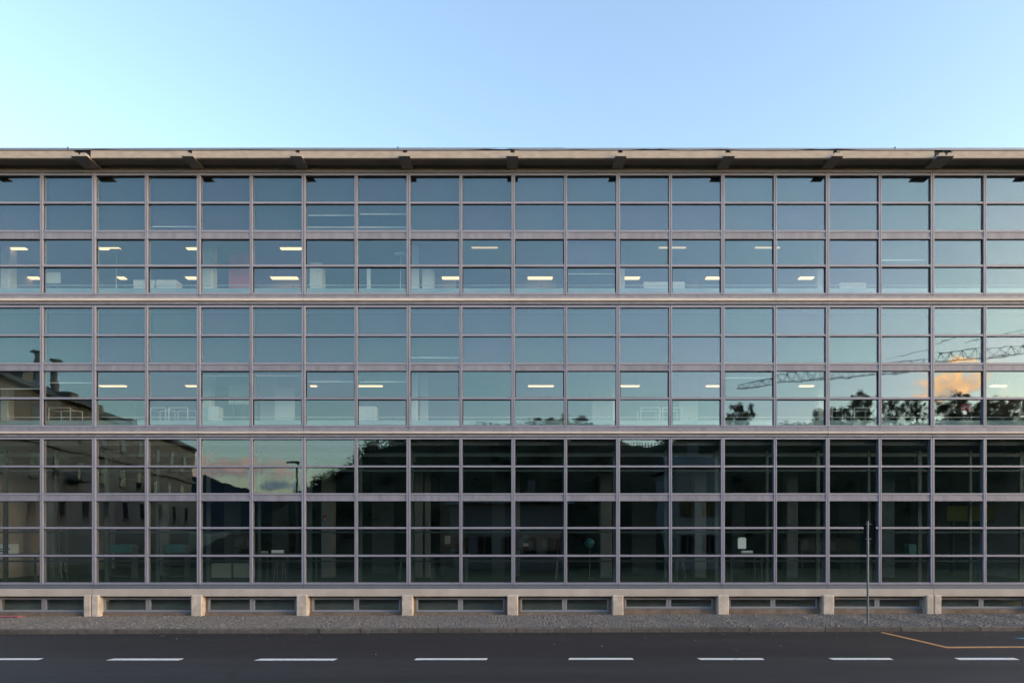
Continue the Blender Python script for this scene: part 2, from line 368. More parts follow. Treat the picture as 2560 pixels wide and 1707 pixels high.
kerb = tag(empty('kerb', (0, KY, 0)), kind='structure')
x = -24.0
while x < 24:
    L_ = random.uniform(0.95, 1.12); c = x + L_/2; dy = random.uniform(-.008, .008)
    w = (L_ - 0.014)/2; b = 0.02
    pr = [(0+dy, -0.2), (0.135, -0.2), (0.135, 0.0), (b+dy, 0.0), (dy+0.004, -b)]
    o = MB().prism(pr, 0, -w, w).build('kerb_stone', M['kerb'], kerb, (c, 0, sz(c) + random.uniform(-.006, .004)), (0, random.uniform(-.003, .003) - SL, random.uniform(-.003, .003)))
    x += L_

# painted road markings (photo ends of each dash at its far and near edge)
def road_pt(px, py):
    d = F * H / (py - YH); x = xf(px, d); y = d - D
    return x, y
def marking(name, pts, mt):
    q = [road_pt(*p) for p in pts]
    me = bpy.data.meshes.new(name); n = len(q)
    # a thin layer of paint: top face plus a rim
    v = [(x, y, rz(x, y) + 0.006) for x, y in q] + [(x, y, rz(x, y) - 0.002) for x, y in q]
    f = [list(range(n))] + [[i, i+n, (i+1) % n + n, (i+1) % n] for i in range(n)]
    me.from_pydata(v, [], f); me.update()
    return link(name, me, mt, road)
for (a, b, c, d_, y0, y1) in ((-140, 108, -180, 94, 1645, 1648.6), (286, 459, 266, 446, 1645.6, 1649.6), (652, 843, 636, 834, 1646, 1650), (1042, 1219, 1036, 1216, 1645, 1648.8),
                          (1424, 1580, 1421, 1584, 1644.2, 1648), (1743, 1905, 1752, 1911, 1644.6, 1648.4), (2072, 2224, 2082, 2233, 1644.4, 1648.2), (2386, 2534, 2398, 2548, 1644.0, 1648.4)):
    marking('lane_dash', [(c, y1), (d_, y1), (b, y0), (a, y0)], M['paint_w'])
marking('bay_line', [(2200, 1583.2), (2367, 1620.4), (2600, 1618.8), (2600, 1616.4), (2367, 1617.2), (2208, 1582.2)], M['paint_y'])
marking('bay_symbol', [(2536, 1596.6), (2640, 1608), (2700, 1606), (2640, 1596.2)], M['paint_b'])

# loose leaves and grit along the wall foot and the gutter
V, Fc = [], []
def leafbit(x, y, z, s):
    b = len(V); a = random.uniform(0, 6.28); t = random.uniform(-.5, .5)
    for k in range(5):
        an = a + k*1.2566; rr = s*(0.6 + 0.4*(k % 2)); V.append((x + rr*math.cos(an), y + rr*math.sin(an), z + 0.006 + abs(t)*s*(0.5+0.5*math.sin(an))))
    Fc.append([b+i for i in range(5)])
for i in range(700):
    x = random.uniform(-17, 17); y = 0.05 - abs(random.gauss(0, 0.10)); leafbit(x, y - 0.02, sz(x), random.uniform(.012, .032))
for i in range(90):
    x = random.uniform(-17, 17); leafbit(x, random.uniform(KY+.1, 0), sz(x) + .008, random.uniform(.012, .03))
for i in range(110):
    x = random.uniform(-17, 17); y = KY - abs(random.gauss(0.02, 0.25)); leafbit(x, y, rz(x, y), random.uniform(.01, .026))
me = bpy.data.meshes.new('leaf_litter'); me.from_pydata(V, [], Fc); me.update()
tag(link('leaf_litter', me, M['litter']), 'dry brown leaves scattered along the wall foot and the gutter', 'leaves', kind='stuff')
V, Fc = [], []
for i in range(46):
    x = random.uniform(-16, 16); y = random.choice((KY - abs(random.gauss(0, .5)), random.uniform(-6, KY))); leafbit(x, y, rz(x, y), random.uniform(.008, .018))
me = bpy.data.meshes.new('paper_scraps'); me.from_pydata(V, [], Fc); me.update()
tag(link('paper_scraps', me, M['white']), 'small white scraps of litter lying on the dark asphalt', 'litter', kind='stuff')

# ------------------------------------------------------------------ the building
B = tag(empty('office_building', (0, 0, 0.0)), 'long three storey office building with a grey metal and glass grid facade', 'building')
HB = 131.1 / 82.0                              # half bay in metres
X0 = xf(1283)
KMIN, KMAX = -11, 11
def mx_(k): return X0 + k*HB
GY = 0.06                                      # glass plane behind the mullion faces
MAJ, MIN = 0.116, 0.092
def halfw(k): return (MAJ if k % 2 == 0 else MIN) / 2

STOREYS = [  # head, transoms, spandrel (top of recess, top of lip, bottom), sill : all photo rows at the facade plane
    dict(head=(432.5, 438.5), tr=[(504, 509), (575, 580), (661, 666.5)], sp=(580, 592, 597), sill=(731.5, 736.5), bord={2: 0, 3: 1}),
    dict(head=(762.8, 768.2), tr=[(835, 840), (906, 911), (992.5, 997.5)], sp=(911, 922, 926.5), sill=(1062.5, 1067.2), bord={2: 0, 3: 1}),
    dict(head=(1092.8, 1097.4), tr=[(1163, 1167.5), (1232, 1236.5), (1316.5, 1321.5), (1386, 1391)], sp=(1236.5, 1247.5, 1252), sill=(1455.5, 1460.5), bord={}),
]
# mullions: two half profiles with a shadow joint between, stepped back edge cheeks
def mullion_mesh(w, h, joint):
    m = MB(); a = w/2; g = joint/2
    prof = [(-a, 0.004), (-a+0.004, 0.0), (-g, 0.0), (-g, 0.06), (g, 0.06), (g, 0.0), (a-0.004, 0.0), (a, 0.004), (a, 0.16), (-a, 0.16)]
    return m.prism(prof, 2, 0, h).mesh('mullion', M['metal'])
rows = []
for si, S in enumerate(STOREYS):
    zt, zb = zf(S['head'][0]), zf(S['sill'][1])
    for k in range(KMIN, KMAX+1):
        key = ('mull', si, k % 2)
        if key not in _cache: _cache[key] = mullion_mesh(MAJ if k % 2 == 0 else MIN, zt - zb, 0.014)
        link('mullion', _cache[key], None, B, (mx_(k), 0, zb))
    # glass rows between the horizontal bars
    edges = [S['head'][1]]
    for i, (a, b) in enumerate(S['tr']):
        if abs(b - S['sp'][0]) < 0.01: edges += [a, S['sp'][2]]
        else: edges += [a, b]
    edges.append(S['sill'][0])
    gl = [(edges[i], edges[i+1]) for i in range(0, len(edges), 2)]
    rows.append(gl)
    for k in range(KMIN, KMAX):
        xa, xb = mx_(k) + halfw(k) + 0.002, mx_(k+1) - halfw(k+1) - 0.002
        w, xc = xb - xa, (xa + xb)/2
        def bar(name, py0, py1, y0, dep, mt):
            link(name, cbox(name, mt, w, dep, (py1-py0)/82), None, B, (xc, y0, zf(py1)))
        bar('head_frame', *S['head'], 0.008, 0.12, M['metal'])
        bar('sill_frame', *S['sill'], 0.008, 0.12, M['metal'])
        for (a, b) in S['tr']: bar('transom', a, b, 0.008, 0.12, M['metal'])
        # spandrel strip: recessed panel with a projecting lip below
        s0, s1, s2 = S['sp']; zb_, ht = zf(s2), (s2-s0)/82; hl = (s2-s1)/82
        key = ('sp', si, round(w, 4))
        if key not in _cache:
            _cache[key] = MB().prism([(0.024, ht-0.003), (0.024, hl+0.004), (0.008, hl), (0.008, 0), (0.13, 0), (0.13, ht-0.003)], 0, -w/2, w/2).mesh('spandrel_panel', M['metal_dirty'])
        link('spandrel_panel', _cache[key], None, B, (xc, 0, zb_))
        for ri, (a, b) in enumerate(gl):
            h = (b-a)/82
            pm = ('pane', round(w, 4), round(h, 4))
            if pm not in _cache: _cache[pm] = MB().box(-w/2, w/2, 0, 0.012, 0, h).mesh('pane', M['glass'])
            tilt = 0.0021
            pane = link('pane', _cache[pm], None, B, (xc, GY, zf(b)), (random.gauss(0, tilt), 0, random.gauss(0, tilt)))
            par = S['bord'].get(ri); sash = par is not None and (k % 2) == par
            gm = ('gask', sash, round(w, 4), round(h, 4))
            if gm not in _cache:  # black edge strips draw the reveal shade; the sash ones are frames
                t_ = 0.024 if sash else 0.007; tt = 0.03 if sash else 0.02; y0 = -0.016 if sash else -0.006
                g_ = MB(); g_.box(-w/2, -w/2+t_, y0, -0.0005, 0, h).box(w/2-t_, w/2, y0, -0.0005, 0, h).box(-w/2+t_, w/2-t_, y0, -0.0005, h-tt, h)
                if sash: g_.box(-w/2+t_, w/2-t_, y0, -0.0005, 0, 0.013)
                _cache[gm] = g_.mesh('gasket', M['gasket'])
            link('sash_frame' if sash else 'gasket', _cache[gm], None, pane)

# storey bands between the floors
def segs(ks, gap=0.008):
    for a, b in zip(ks[:-1], ks[1:]): yield mx_(a) + gap/2, mx_(b) - gap/2
MAJK = [-11, -10] + list(range(-8, 10, 2)) + [10, 11]
def band(name, mt, py0, py1, y0, y1, ks=MAJK, gap=0.008):
    for xa, xb in segs(ks, gap): link(name, cbox(name, mt, xb-xa, y1-y0, (py1-py0)/82), None, B, ((xa+xb)/2, y0, zf(py1)))
for (g0, g1, c0, c1, h0, h1, nxt) in ((737.2, 745.4, 746.4, 753.0, 753.9, 759.6, 762.8), (1067.8, 1077.2, 1078.2, 1083.8, 1084.6, 1090.8, 1092.8)):
    band('band_panel', M['metal_dirty'], g0, g1, 0.012, 0.10)
    # rounded concrete ledge
    ks = (-11, -4, 5.0 if c0 < 800 else 6, 11)
    for xa, xb in segs(ks, 0.012):
        h = (c1-c0)/82; w2 = (xb-xa)/2
        MB().prism([(-0.044, 0.004), (-0.047, 0.008), (-0.047, h-0.010), (-0.040, h-0.002), (0.12, h), (0.12, 0), (-0.04, 0)], 0, -w2, w2).build('ledge', M['ledge'], B, ((xa+xb)/2, 0, zf(c1)))
    band('flashing_panel', M['metal_dirty'], h0, h1, 0.004, 0.10)
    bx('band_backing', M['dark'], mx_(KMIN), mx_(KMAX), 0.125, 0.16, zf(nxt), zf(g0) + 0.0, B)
band('base_panel', M['base_metal'], 1461.6, 1470.8, 0.004, 0.10)
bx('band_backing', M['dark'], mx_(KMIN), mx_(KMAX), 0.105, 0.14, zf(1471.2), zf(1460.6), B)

# ground beam, piers, basement windows and plinth
for xa, xb in segs((-11, -8, 8, 11), 0.012):
    w2 = (xb-xa)/2; h = (1489.8-1471.3)/82
    MB().prism([(-0.05, 0.008), (-0.05, h-0.01), (-0.04, h), (0.30, h), (0.30, 0), (-0.042, 0)], 0, -w2, w2).build('ground_beam', M['concrete'], B, ((xa+xb)/2, 0, zf(1489.8)))
def pier(xc, w):
    zt = zf(1487.0, 19.9); zb = sz(xc) - 0.05; h = zt - zb; a = w/2; c = 0.025
    m = MB(); b = len(m.v)
    prof = lambda s, y0: [(-a*s, 0.24), (-a*s, y0+c), (-a*s+c, y0), (a*s-c, y0), (a*s, y0+c), (a*s, 0.24)]
    levels = [(0, 1.0, -0.105), (h-0.03, 1.0, -0.105), (h, 0.94, -0.085)]
    for z, s, y0 in levels: m.v += [(p, q, z) for p, q in prof(s, y0)]
    for l in range(2):
        for i in range(6): j = (i+1) % 6; m.f.append([l*6+i, l*6+j, (l+1)*6+j, (l+1)*6+i])
    m.f.append([12+i for i in range(6)])
    m.build('pier', M['concrete_pier'], B, (xc, 0, zb))
PIERK = [-10, -8, -6, -4, -2, 0, 2, 4, 6, 8, 10]
for k in PIERK:
    xc = mx_(k) - 0.02
    if abs(k) == 8:
        pier(xc - 0.118, 0.222); pier(xc + 0.118, 0.222)
    else: pier(xc, 0.335)
WY = 0.145
for i in range(len(PIERK)-1):
    k = PIERK[i]; low = k >= 2
    wl, wr = mx_(k) + 0.22, mx_(k+2) - 0.26
    ztop, zbot = zf(1493.2, D+WY), zf(1519.8 if low else 1528.4, D+WY)
    win = empty('basement_window', ((wl+wr)/2, WY, zbot)); win.parent = B
    hw, hh = (wr-wl)/2, ztop - zbot
    fr = MB(); t = 0.055
    fr.box(-hw, hw, 0, 0.06, hh-t, hh).box(-hw, hw, 0, 0.06, 0, t).box(-hw, -hw+t, 0, 0.06, t, hh-t).box(hw-t, hw, 0, 0.06, t, hh-t).box(-0.075, -0.006, 0, 0.06, t, hh-t).box(0.006, 0.075, 0, 0.06, t, hh-t).box(-.006, .006, .02, .05, t, hh-t)
    fr.build('window_frame', M['frame_low'], win)
    for s in (-1, 1):
        xa, xb = (-hw+t, -0.075) if s < 0 else (0.075, hw-t)
        bx('pane', M['glass_low'], xa, xb, 0.03, 0.04, t, hh-t, win)
    sill = MB().box(-hw-.03, hw+.03, -0.03, 0.05, -0.022, -0.002).build('window_sill', M['base_metal'], win)
    bx('plinth', M['plinth'], mx_(k) + 0.13, mx_(k+2) - 0.15, 0.10, 0.28, sz(mx_(k)) - 0.1, zbot - 0.024, B)
    bx('window_side', M['plinth'], mx_(k)+0.10, wl-0.002, WY+.005, WY+.08, zbot-.02, zf(1489.8), B)
    bx('window_side', M['plinth'], wr+0.002, mx_(k+2)-0.10, WY+.005, WY+.08, zbot-.02, zf(1489.8), B)
    bx('window_head', M['plinth'], wl, wr, WY+.005, WY+.08, ztop+.002, zf(1489.8)-.002, B)
# dark cellar behind the basement lights
bx('cellar_wall', M['cellar'], mx_(KMIN), mx_(KMAX), 0.50, 0.60, 0.0, 0.95, B)
bx('cellar_floor', M['int_floor'], mx_(KMIN), mx_(KMAX), 0.41, 0.49, -0.1, 0.0, B)

# roof: lintel strip, inner beam, soffit, fascia pieces, brackets, zinc edge
OV, OVB = -0.50, -0.66                         # fascia face, bracket tip
band('lintel_strip', M['metal'], 425.8, 431.0, 0.0, 0.14)
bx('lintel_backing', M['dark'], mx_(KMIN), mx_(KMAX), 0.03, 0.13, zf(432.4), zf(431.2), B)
ZS = 13.80
bx('eaves_beam', M['soffit'], mx_(KMIN), mx_(KMAX), 0.02, 0.3, zf(425.6), ZS - 0.002, B)
bx('roof_slab', M['soffit'], mx_(KMIN), mx_(KMAX), OV + 0.10, 12.0, ZS, ZS + 0.12, B)
zft, zfb = zf(376.6, D+OV), zf(395.8, D+OV)
BRK = [-10, -8, -6, -4, -2, 0, 2, 4, 6, 8, 10]
for i, (a, b) in enumerate(zip([-11] + BRK, BRK + [11])):
    ga = 0.0 if a == -11 else (0.25 if abs(a) == 8 else 0.062); gb = 0.0 if b == 11 else (0.25 if abs(b) == 8 else 0.062)
    xa, xb = mx_(a) + ga - 0.02*(a != -11), mx_(b) - gb - 0.02*(b != 11); w2 = (xb-xa)/2; h = zft - zfb
    MB().prism([(0, 0.012), (0.012, 0), (0.10, 0), (0.10, h), (0.008, h), (0, h-0.008)], 0, -w2, w2).build('fascia', M['fascia'], B, ((xa+xb)/2, OV, zfb + random.uniform(-.003, .003)))
def bracket(xc, w, sw):
    br = empty('roof_bracket', (xc, 0, zfb)); br.parent = B
    h = zft - zfb; a = w/2
    tip = -0.03
    # tapering arm under the soffit, running out past the fascia
    MB().prism([(OVB + 0.004, tip), (0.02, tip - 0.012), (0.02, ZS - zfb - 0.002), (OV + 0.101, ZS - zfb - 0.002), (OV + 0.101, tip + 0.006), (OVB + 0.004, tip + 0.006)], 0, -a, a).build('arm', M['bracket'], br)
    # concrete nose in front of the fascia gap, narrowing upwards, below a dark outlet slot
    hd = MB(); t0 = h*0.42
    for y_, hh in ((OVB, t0*0.72), (OV + 0.06, t0)):
        hd.v += [(-a, y_, tip + 0.0065), (a, y_, tip + 0.0065), (a*0.55, y_, hh), (-a*0.55, y_, hh)]
    hd.f = [[0, 1, 2, 3], [7, 6, 5, 4], [0, 4, 5, 1], [1, 5, 6, 2], [2, 6, 7, 3], [3, 7, 4, 0]]
    hd.build('head', M['fascia'], br)
    MB().box(-sw, sw, OV+0.03, OV+0.09, 0, h*0.56).build('outlet_slot', M['dark'], br, (0, 0, h*0.43))
    MB().tube((0.02, OV+0.03, h*0.50), (0.04, OVB-0.01, h*0.40), 0.018, 6).build('spout', M['darkgrey'], br)
    return br
for k in BRK:
    xc = mx_(k) - 0.02
    if abs(k) == 8:
        bracket(xc - 0.125, 0.238, 0.124); bracket(xc + 0.125, 0.238, 0.124)
    else: bracket(xc, 0.34, 0.06)
# zinc edge strips with a lightly sagging lower edge
strip_px = [-180, 171, 583, 995, 1413, 1823, 2236, 2337, 2760]
for a, b in zip(strip_px[:-1], strip_px[1:]):
    xa, xb = xf(a, D+OV) + 0.004, xf(b, D+OV) - 0.004
    n = 60; y = OV - 0.022; m = MB()
    top0, top1 = zft + 0.064 + random.uniform(-.006, .008), zft + 0.064 + random.uniform(-.006, .008)
    pts = []
    for i in range(n+1):
        t = i/n; x = xa + (xb-xa)*t
        lo = zft + 0.002 + sum(q*math.exp(-((x - xf(c, D+OV))/(sp_/82))**2) for c, q, sp_ in ((255, .016, 40), (1235, .040, 42), (1262, .03, 20), (1445, .014, 30), (1630, .045, 36), (1800, .02, 40), (2050, .045, 40), (2110, .02, 40), (620, .012, 60)))
        pts.append((x, lo, top0 + (top1-top0)*t))
    for yy in (y, y+0.008):
        for (x, lo, hi) in pts: m.v += [(x, yy, lo), (x, yy, hi)]
    N1 = 2*(n+1)
    for i in range(n):
        j = 2*i
        m.f += [[j, j+2, j+3, j+1], [N1+j, N1+j+1, N1+j+3, N1+j+2], [j, N1+j, N1+j+2, j+2], [j+1, j+3, N1+j+3, N1+j+1]]
    m.f += [[0, 1, N1+1, N1], [2*n, N1+2*n, N1+2*n+1, 2*n+1]]
    m.build('zinc_edge', M['flash'], B)
    if a in (171, 995, 2236): MB().box(-0.012, 0.012, y-0.02, y+0.02, zft+0.05, top0+0.03).build('edge_clip', M['darkgrey'], B, (xa, 0, 0))
bx('roof_upstand', M['dark'], mx_(KMIN), mx_(KMAX), OV + 0.02, OV + 0.10, zft + 0.001, zft + 0.055, B)
bx('roof_sheet', M['flash'], mx_(KMIN), mx_(KMAX), OV + 0.11, 12.0, ZS + 0.121, zft + 0.05, B)
# end and back walls, floors and ceilings
for s, x in ((-1, mx_(KMIN)), (1, mx_(KMAX))):
    xa, xb = (x - 0.35, x - 0.05) if s < 0 else (x + 0.05, x + 0.35)
    bx('end_wall', M['concrete'], xa, xb, 0.0, 12.0, -0.2, 13.78, B)
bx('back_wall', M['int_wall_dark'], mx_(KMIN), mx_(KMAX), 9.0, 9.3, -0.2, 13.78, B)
XA, XB = mx_(KMIN) - 0.049, mx_(KMAX) + 0.049
ZC3, ZC2, ZC1 = 12.15, 7.95, 5.25
bx('floor_slab', M['slab'], XA, XB, 0.17, 8.99, 9.35, 9.62, B)
bx('floor_slab', M['slab'], XA, XB, 0.17, 8.99, 5.30, 5.58, B)
bx('ground_slab', M['int_floor'], XA, XB, 0.17, 8.99, 0.96, 1.04, B)
bx('ceiling', M['int_ceiling'], XA, XB, 0.55, 8.99, ZC3, ZC3 + 0.05, B)
bx('ceiling', M['int_ceiling'], XA, XB, 0.55, 8.99, ZC2 + 0.1, ZC2 + 0.15, B)
bx('partition_wall', M['int_wall'], XA, XB, 6.5, 6.6, 9.63, ZC3 - 0.01, B)
bx('partition_wall', M['int_wall'], XA, XB, 6.5, 6.6, 5.59, ZC2 + 0.09, B)
for z0, z1, rl in ((9.63, zf(720.5, 20.5), zf(713.6, 21.2)), (5.59, zf(1050.5, 20.5), zf(1043, 21.2))):
    bx('parapet', M['parapet'], XA, XB, 0.5, 0.56, z0, z1, B)
    m = MB().tube((XA, 1.2, rl), (XB, 1.2, rl), 0.014, 6); m.build('handrail', M['bar'], B)
    for k in range(KMIN, KMAX+1):
        MB().tube((mx_(k)+0.9, 1.2, z0), (mx_(k)+0.9, 1.2, rl), 0.010, 6).build('rail_post', M['galv'], B)
# roller blinds behind the upper two window rows of both office floors
blind_bot = [{}, {}]
default = (586, 918)
special = [{-7: 566, -4: 538, -3: 535, 7: 650, 9: 662.5, 1: 684}, {-8: 0, -6: 938, -5: 938, -4: 953, -3: 953.5, -2: 893, -9: 956, -10: 971, 4: 943.5}]
for si in range(2):
    S = STOREYS[si]
    for k in range(KMIN, KMAX):
        bot = special[si].get(k, default[si]) or default[si]
        xa, xb = mx_(k) + 0.065, mx_(k+1) - 0.065
        yb = 0.24; zt, zb = zf(S['head'][0], D+yb), zf(bot, D+yb)
        o = bx('roller_blind', M['blind'], xa, xb, yb, yb + 0.006, zb, zt, B)
        MB().box(-(xb-xa)/2, (xb-xa)/2, -0.010, 0.012, -0.022, 0.0).build('bottom_bar', M['bar'], o)
    bx('blind_box', M['darkgrey'], XA, XB, 0.17, 0.42, zf(S['head'][0]) , zf(S['head'][0]) + 0.1, B)
# inner frame standing behind the ground floor glazing
IY = 0.62; di = D + IY
for k in range(KMIN, KMAX+1):
    w = 0.11 if k % 2 == 0 else 0.075
    bx('inner_post', M['inner'], mx_(k) - w/2, mx_(k) + w/2, IY, IY + 0.09, 1.05, 5.2, B)
for py0, py1 in ((1132, 1141), (1174, 1178), (1327.5, 1332), (1400, 1404)):
    for k in range(KMIN, KMAX):
        bx('inner_rail', M['inner'], mx_(k) + 0.056, mx_(k+1) - 0.056, IY + 0.01, IY + 0.07, zf(py1, di), zf(py0, di), B)
# interior columns
def icol(px0, px1, y, z0, z1, mt):
    d = D + y; w = xf(px1, d) - xf(px0, d); x = (xf(px0, d) + xf(px1, d))/2
    m = MB().prism([(-w/2, 0.03), (-w/2+0.03, 0), (w/2-0.03, 0), (w/2, 0.03), (w/2, w), (-w/2, w)], 2, 0, z1 - z0)
    m.build('interior_column', mt, B, (x, y, z0))
for a, b in ((0, 24), (504, 531), (1027, 1046), (1548, 1562), (2043, 2058)): icol(a, b, 1.7, 9.63, ZC3 - .01, M['col_white'])
for a, b in ((0, 20), (504, 527), (1027, 1043), (1529, 1539), (2044, 2060)): icol(a, b, 1.7, 5.59, ZC2 + .09, M['col_white'])
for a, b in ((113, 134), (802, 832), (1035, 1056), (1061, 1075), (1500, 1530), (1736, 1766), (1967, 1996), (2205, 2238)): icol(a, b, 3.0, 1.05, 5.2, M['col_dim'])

# ------------------------------------------------------------------ ceiling lights
ORD = ['first', 'second', 'third', 'fourth', 'fifth', 'sixth', 'seventh', 'eighth', 'ninth', 'tenth', 'eleventh', 'twelfth']
def lamp_row(pxs, py, z, where, mt, grp, depth=0.2):
    d = (z - H) * F / (YH - py)
    for i, (a, b) in enumerate(pxs):
        xa, xb = xf(a, d), xf(b, d)
        o = tag(empty('ceiling_light', ((xa+xb)/2, d - D, z)), f'{ORD[i]} lit strip light from the left, {where}', 'ceiling light', grp)
        w = (xb-xa)/2
        MB().box(-w-0.03, w+0.03, -0.03, depth+0.03, 0.0, 0.05).build('housing', M['white'], o)
        MB().box(-w, w, 0, depth, -0.03, -0.001).build('diffuser', mt, o)
        for s in (-1, 1): MB().tube((s*w*0.7, depth/2, 0.05), (s*w*0.7, depth/2, 0.3), 0.006, 5).build('hanger', M['galv'], o)
lamp_row([(24, 62), (245, 297), (465, 492), (700, 754)], 619, 12.05, 'top floor, upper left group', M['lamp'], 'top floor strip lights', 0.13)
lamp_row([(1179, 1244), (1417, 1479), (1648, 1715), (1889, 1950)], 617.5, 12.05, 'top floor, thin faint upper right group', M['lamp_dim'], 'top floor strip lights', 0.06)
lamp_row([(36, 95), (292, 310), (463, 490), (676, 742), (1105, 1150), (1320, 1381), (1548, 1600), (1767, 1802), (2001, 2036)], 692, 11.9, 'lowest pane row of the top floor', M['lamp'], 'top floor strip lights', 0.20)
lamp_row([(247, 312), (463, 490), (775, 790), (894, 955), (1321, 1384), (1549, 1599), (1767, 1802), (2001, 2036), (2481, 2538)], 963, 7.87, 'third pane row of the middle floor', M['lamp'], 'middle floor strip lights', 0.14)
lamp_row([(22, 80), (245, 270), (1320, 1369), (2478, 2505)], 1030, 7.6, 'lowest pane row of the middle floor', M['lamp_dim'], 'middle floor strip lights')
lamp_row([(183, 195), (409, 416)], 1200, 5.0, 'second pane row of the ground floor', M['lamp_dim'], 'ground floor strip lights', 0.1)

# ------------------------------------------------------------------ office furniture seen through the glass
def cabinet(px0, px1, py0, z0, y, label, mt='white', depth=0.4, name='cabinet', cat='cabinet', group=None, doors=2):
    d = D + y; xa, xb = xf(px0, d), xf(px1, d); zt = zf(py0, d); w = (xb-xa)/2; h = zt - z0
    o = tag(empty(name, ((xa+xb)/2, y, z0)), label, cat, group)
    MB().box(-w, w, 0.02, depth, 0.06, h).build('body', M[mt], o)
    MB().box(-w+0.02, w-0.02, 0.04, depth-0.02, 0, 0.06).build('plinth', M['darkgrey'], o)
    n = doors
    for i in range(n):
        a = -w + 2*w*i/n + 0.005; b = -w + 2*w*(i+1)/n - 0.005
        dr = MB().box(a, b, 0, 0.0195, 0.07, h-0.01).build('door', M[mt], o)
        MB().box((a+b)/2-0.04, (a+b)/2+0.04, -0.012, 0, h*0.5, h*0.5+0.015).build('handle', M['galv'], dr)
    return o
def screen(px0, px1, py0, py1, y, z0, label, mt, name='partition_screen', cat='screen', group=None):
    d = D + y; xa, xb = xf(px0, d), xf(px1, d); w = (xb-xa)/2; za, zb = zf(py1, d), zf(py0, d)
    o = tag(empty(name, ((xa+xb)/2, y, z0)), label, cat, group)
    MB().box(-w, w, 0, 0.04, za - z0, zb - z0).build('panel', M[mt], o)
    for s in (-1, 1): MB().box(s*w*0.8-0.015, s*w*0.8+0.015, 0.005, 0.035, 0.03, za-z0-0.001).build('leg', M['galv'], o) if za - z0 > 0.05 else None
    for s in (-1, 1): MB().box(s*w*0.8-0.02, s*w*0.8+0.02, -0.15, 0.19, 0, 0.029).build('foot', M['galv'], o)
    return o
def frame_rack(px0, px1, py0, y, z0, label, group):
    d = D + y; xa, xb = xf(px0, d), xf(px1, d); w = (xb-xa)/2; h = zf(py0, d) - z0
    o = tag(empty('trestle_frame', ((xa+xb)/2, y, z0)), label, 'trestle', group)
    for sx in (-1, 1):
        for sy in (0, 0.6): MB().tube((sx*w, sy, 0), (sx*w, sy, h), 0.018, 6).build('leg', M['bar'], o)
    for sy in (0, 0.6): MB().tube((-w, sy, h), (w, sy, h), 0.018, 6).build('rail', M['bar'], o)
    for sx in (-1, 1): MB().tube((sx*w, 0, h*0.96), (sx*w, 0.6, h*0.96), 0.015, 6).build('cross_bar', M['bar'], o)
    return o
F3, F2, F1 = 9.62, 5.58, 1.04
screen(572, 626, 634, 722, 1.9, F3, 'dull red partition screen behind the top floor glass beside a pale column', 'red')
screen(917, 926, 671, 722, 1.6, F3, 'narrow white upright board behind the lowest top floor panes', 'white')
cabinet(774, 803, 656, F3, 1.7, 'tall white cabinet on the top floor, left of the narrow white board', depth=0.5, doors=1)
cabinet(1055, 1083, 672, F3, 1.8, 'white cabinet on the top floor standing just left of a lit strip light', depth=0.5, doors=1)
cabinet(333, 385, 699, F3, 1.5, 'low white cabinet in the lowest top floor panes, left one of a pair', group='low white cabinets on the top floor')
cabinet(390, 440, 699, F3, 1.5, 'low white cabinet in the lowest top floor panes, right one of a pair', group='low white cabinets on the top floor')
cabinet(1609, 1712, 704, F3, 1.5, 'long low white cabinet on the top floor right of the building centre', doors=4)
cabinet(2100, 2166, 706, F3, 1.5, 'low white cabinet at the right end of the top floor', doors=2)
def flipchart(px0, px1, py0, py1, y, z0, label):
    d = D + y; xa, xb = xf(px0, d), xf(px1, d); w = (xb-xa)/2; za, zb = zf(py1, d)-z0, zf(py0, d)-z0
    o = tag(empty('flip_chart', ((xa+xb)/2, y, z0)), label, 'flip chart')
    MB().box(-w, w, 0, 0.03, za, zb).build('board', M['white'], o)
    for q in ((-w*0.7, -0.05), (w*0.7, -0.05), (0, 0.5)): MB().tube((q[0], q[1], 0), (q[0]*0.6, 0.035, zb-0.05), 0.014, 6).build('leg', M['galv'], o)
flipchart(117, 150, 681, 708, 1.6, F3, 'white flip chart behind the lowest top floor panes near the left end')
flipchart(572, 621, 962, 1010, 1.9, F2, 'large pale blue white board on the middle floor beside a pale column')
def floor_lamp(px, py0, y, z0, label):
    d = D + y; h = zf(py0, d) - z0
    o = tag(empty('floor_lamp', (xf(px, d), y, z0)), label, 'floor lamp', 'thin uplighters on the top floor')
    MB().tube((0, 0, 0), (0, 0, 0.03), 0.14, 12).build('base', M['galv'], o)
    MB().tube((0, 0, 0.03), (0, 0, h-0.05), 0.013, 6).build('pole', M['bar'], o)
    MB().box(-0.17, 0.17, -0.1, 0.1, h-0.05, h).build('lamp_head', M['white'], o)
floor_lamp(291, 625, 1.6, F3, 'thin upright floor lamp on the top floor near the left end')
floor_lamp(1001, 634, 1.6, F3, 'thin upright floor lamp on the top floor left of the building centre')
# desks with monitors along the top floor
def desk(px, y, z0, label, group, py_top):
    d = D + y; x = xf(px, d)
    o = tag(empty('desk', (x, y, z0)), label, 'desk', group)
    MB().box(-0.8, 0.8, 0, 0.75, 0.70, 0.74).build('desktop', M['white'], o)
    for sx in (-1, 1):
        for sy in (0.06, 0.69): MB().tube((sx*0.74, sy, 0), (sx*0.74, sy, 0.70), 0.022, 6).build('leg', M['galv'], o)
    mo = tag(empty('monitor', (x+0.1, y+0.3, z0+0.741)), f'dark computer monitor on the {label}', 'monitor', group + ', monitors')
    MB().box(-0.27, 0.27, 0, 0.03, 0.12, 0.46).build('display', M['darkgrey'], mo)
    MB().tube((0, 0.045, 0.02), (0, 0.045, 0.3), 0.02, 6).build('stand', M['grey'], mo)
    MB().box(-0.12, 0.12, -0.06, 0.12, 0, 0.019).build('foot', M['grey'], mo)
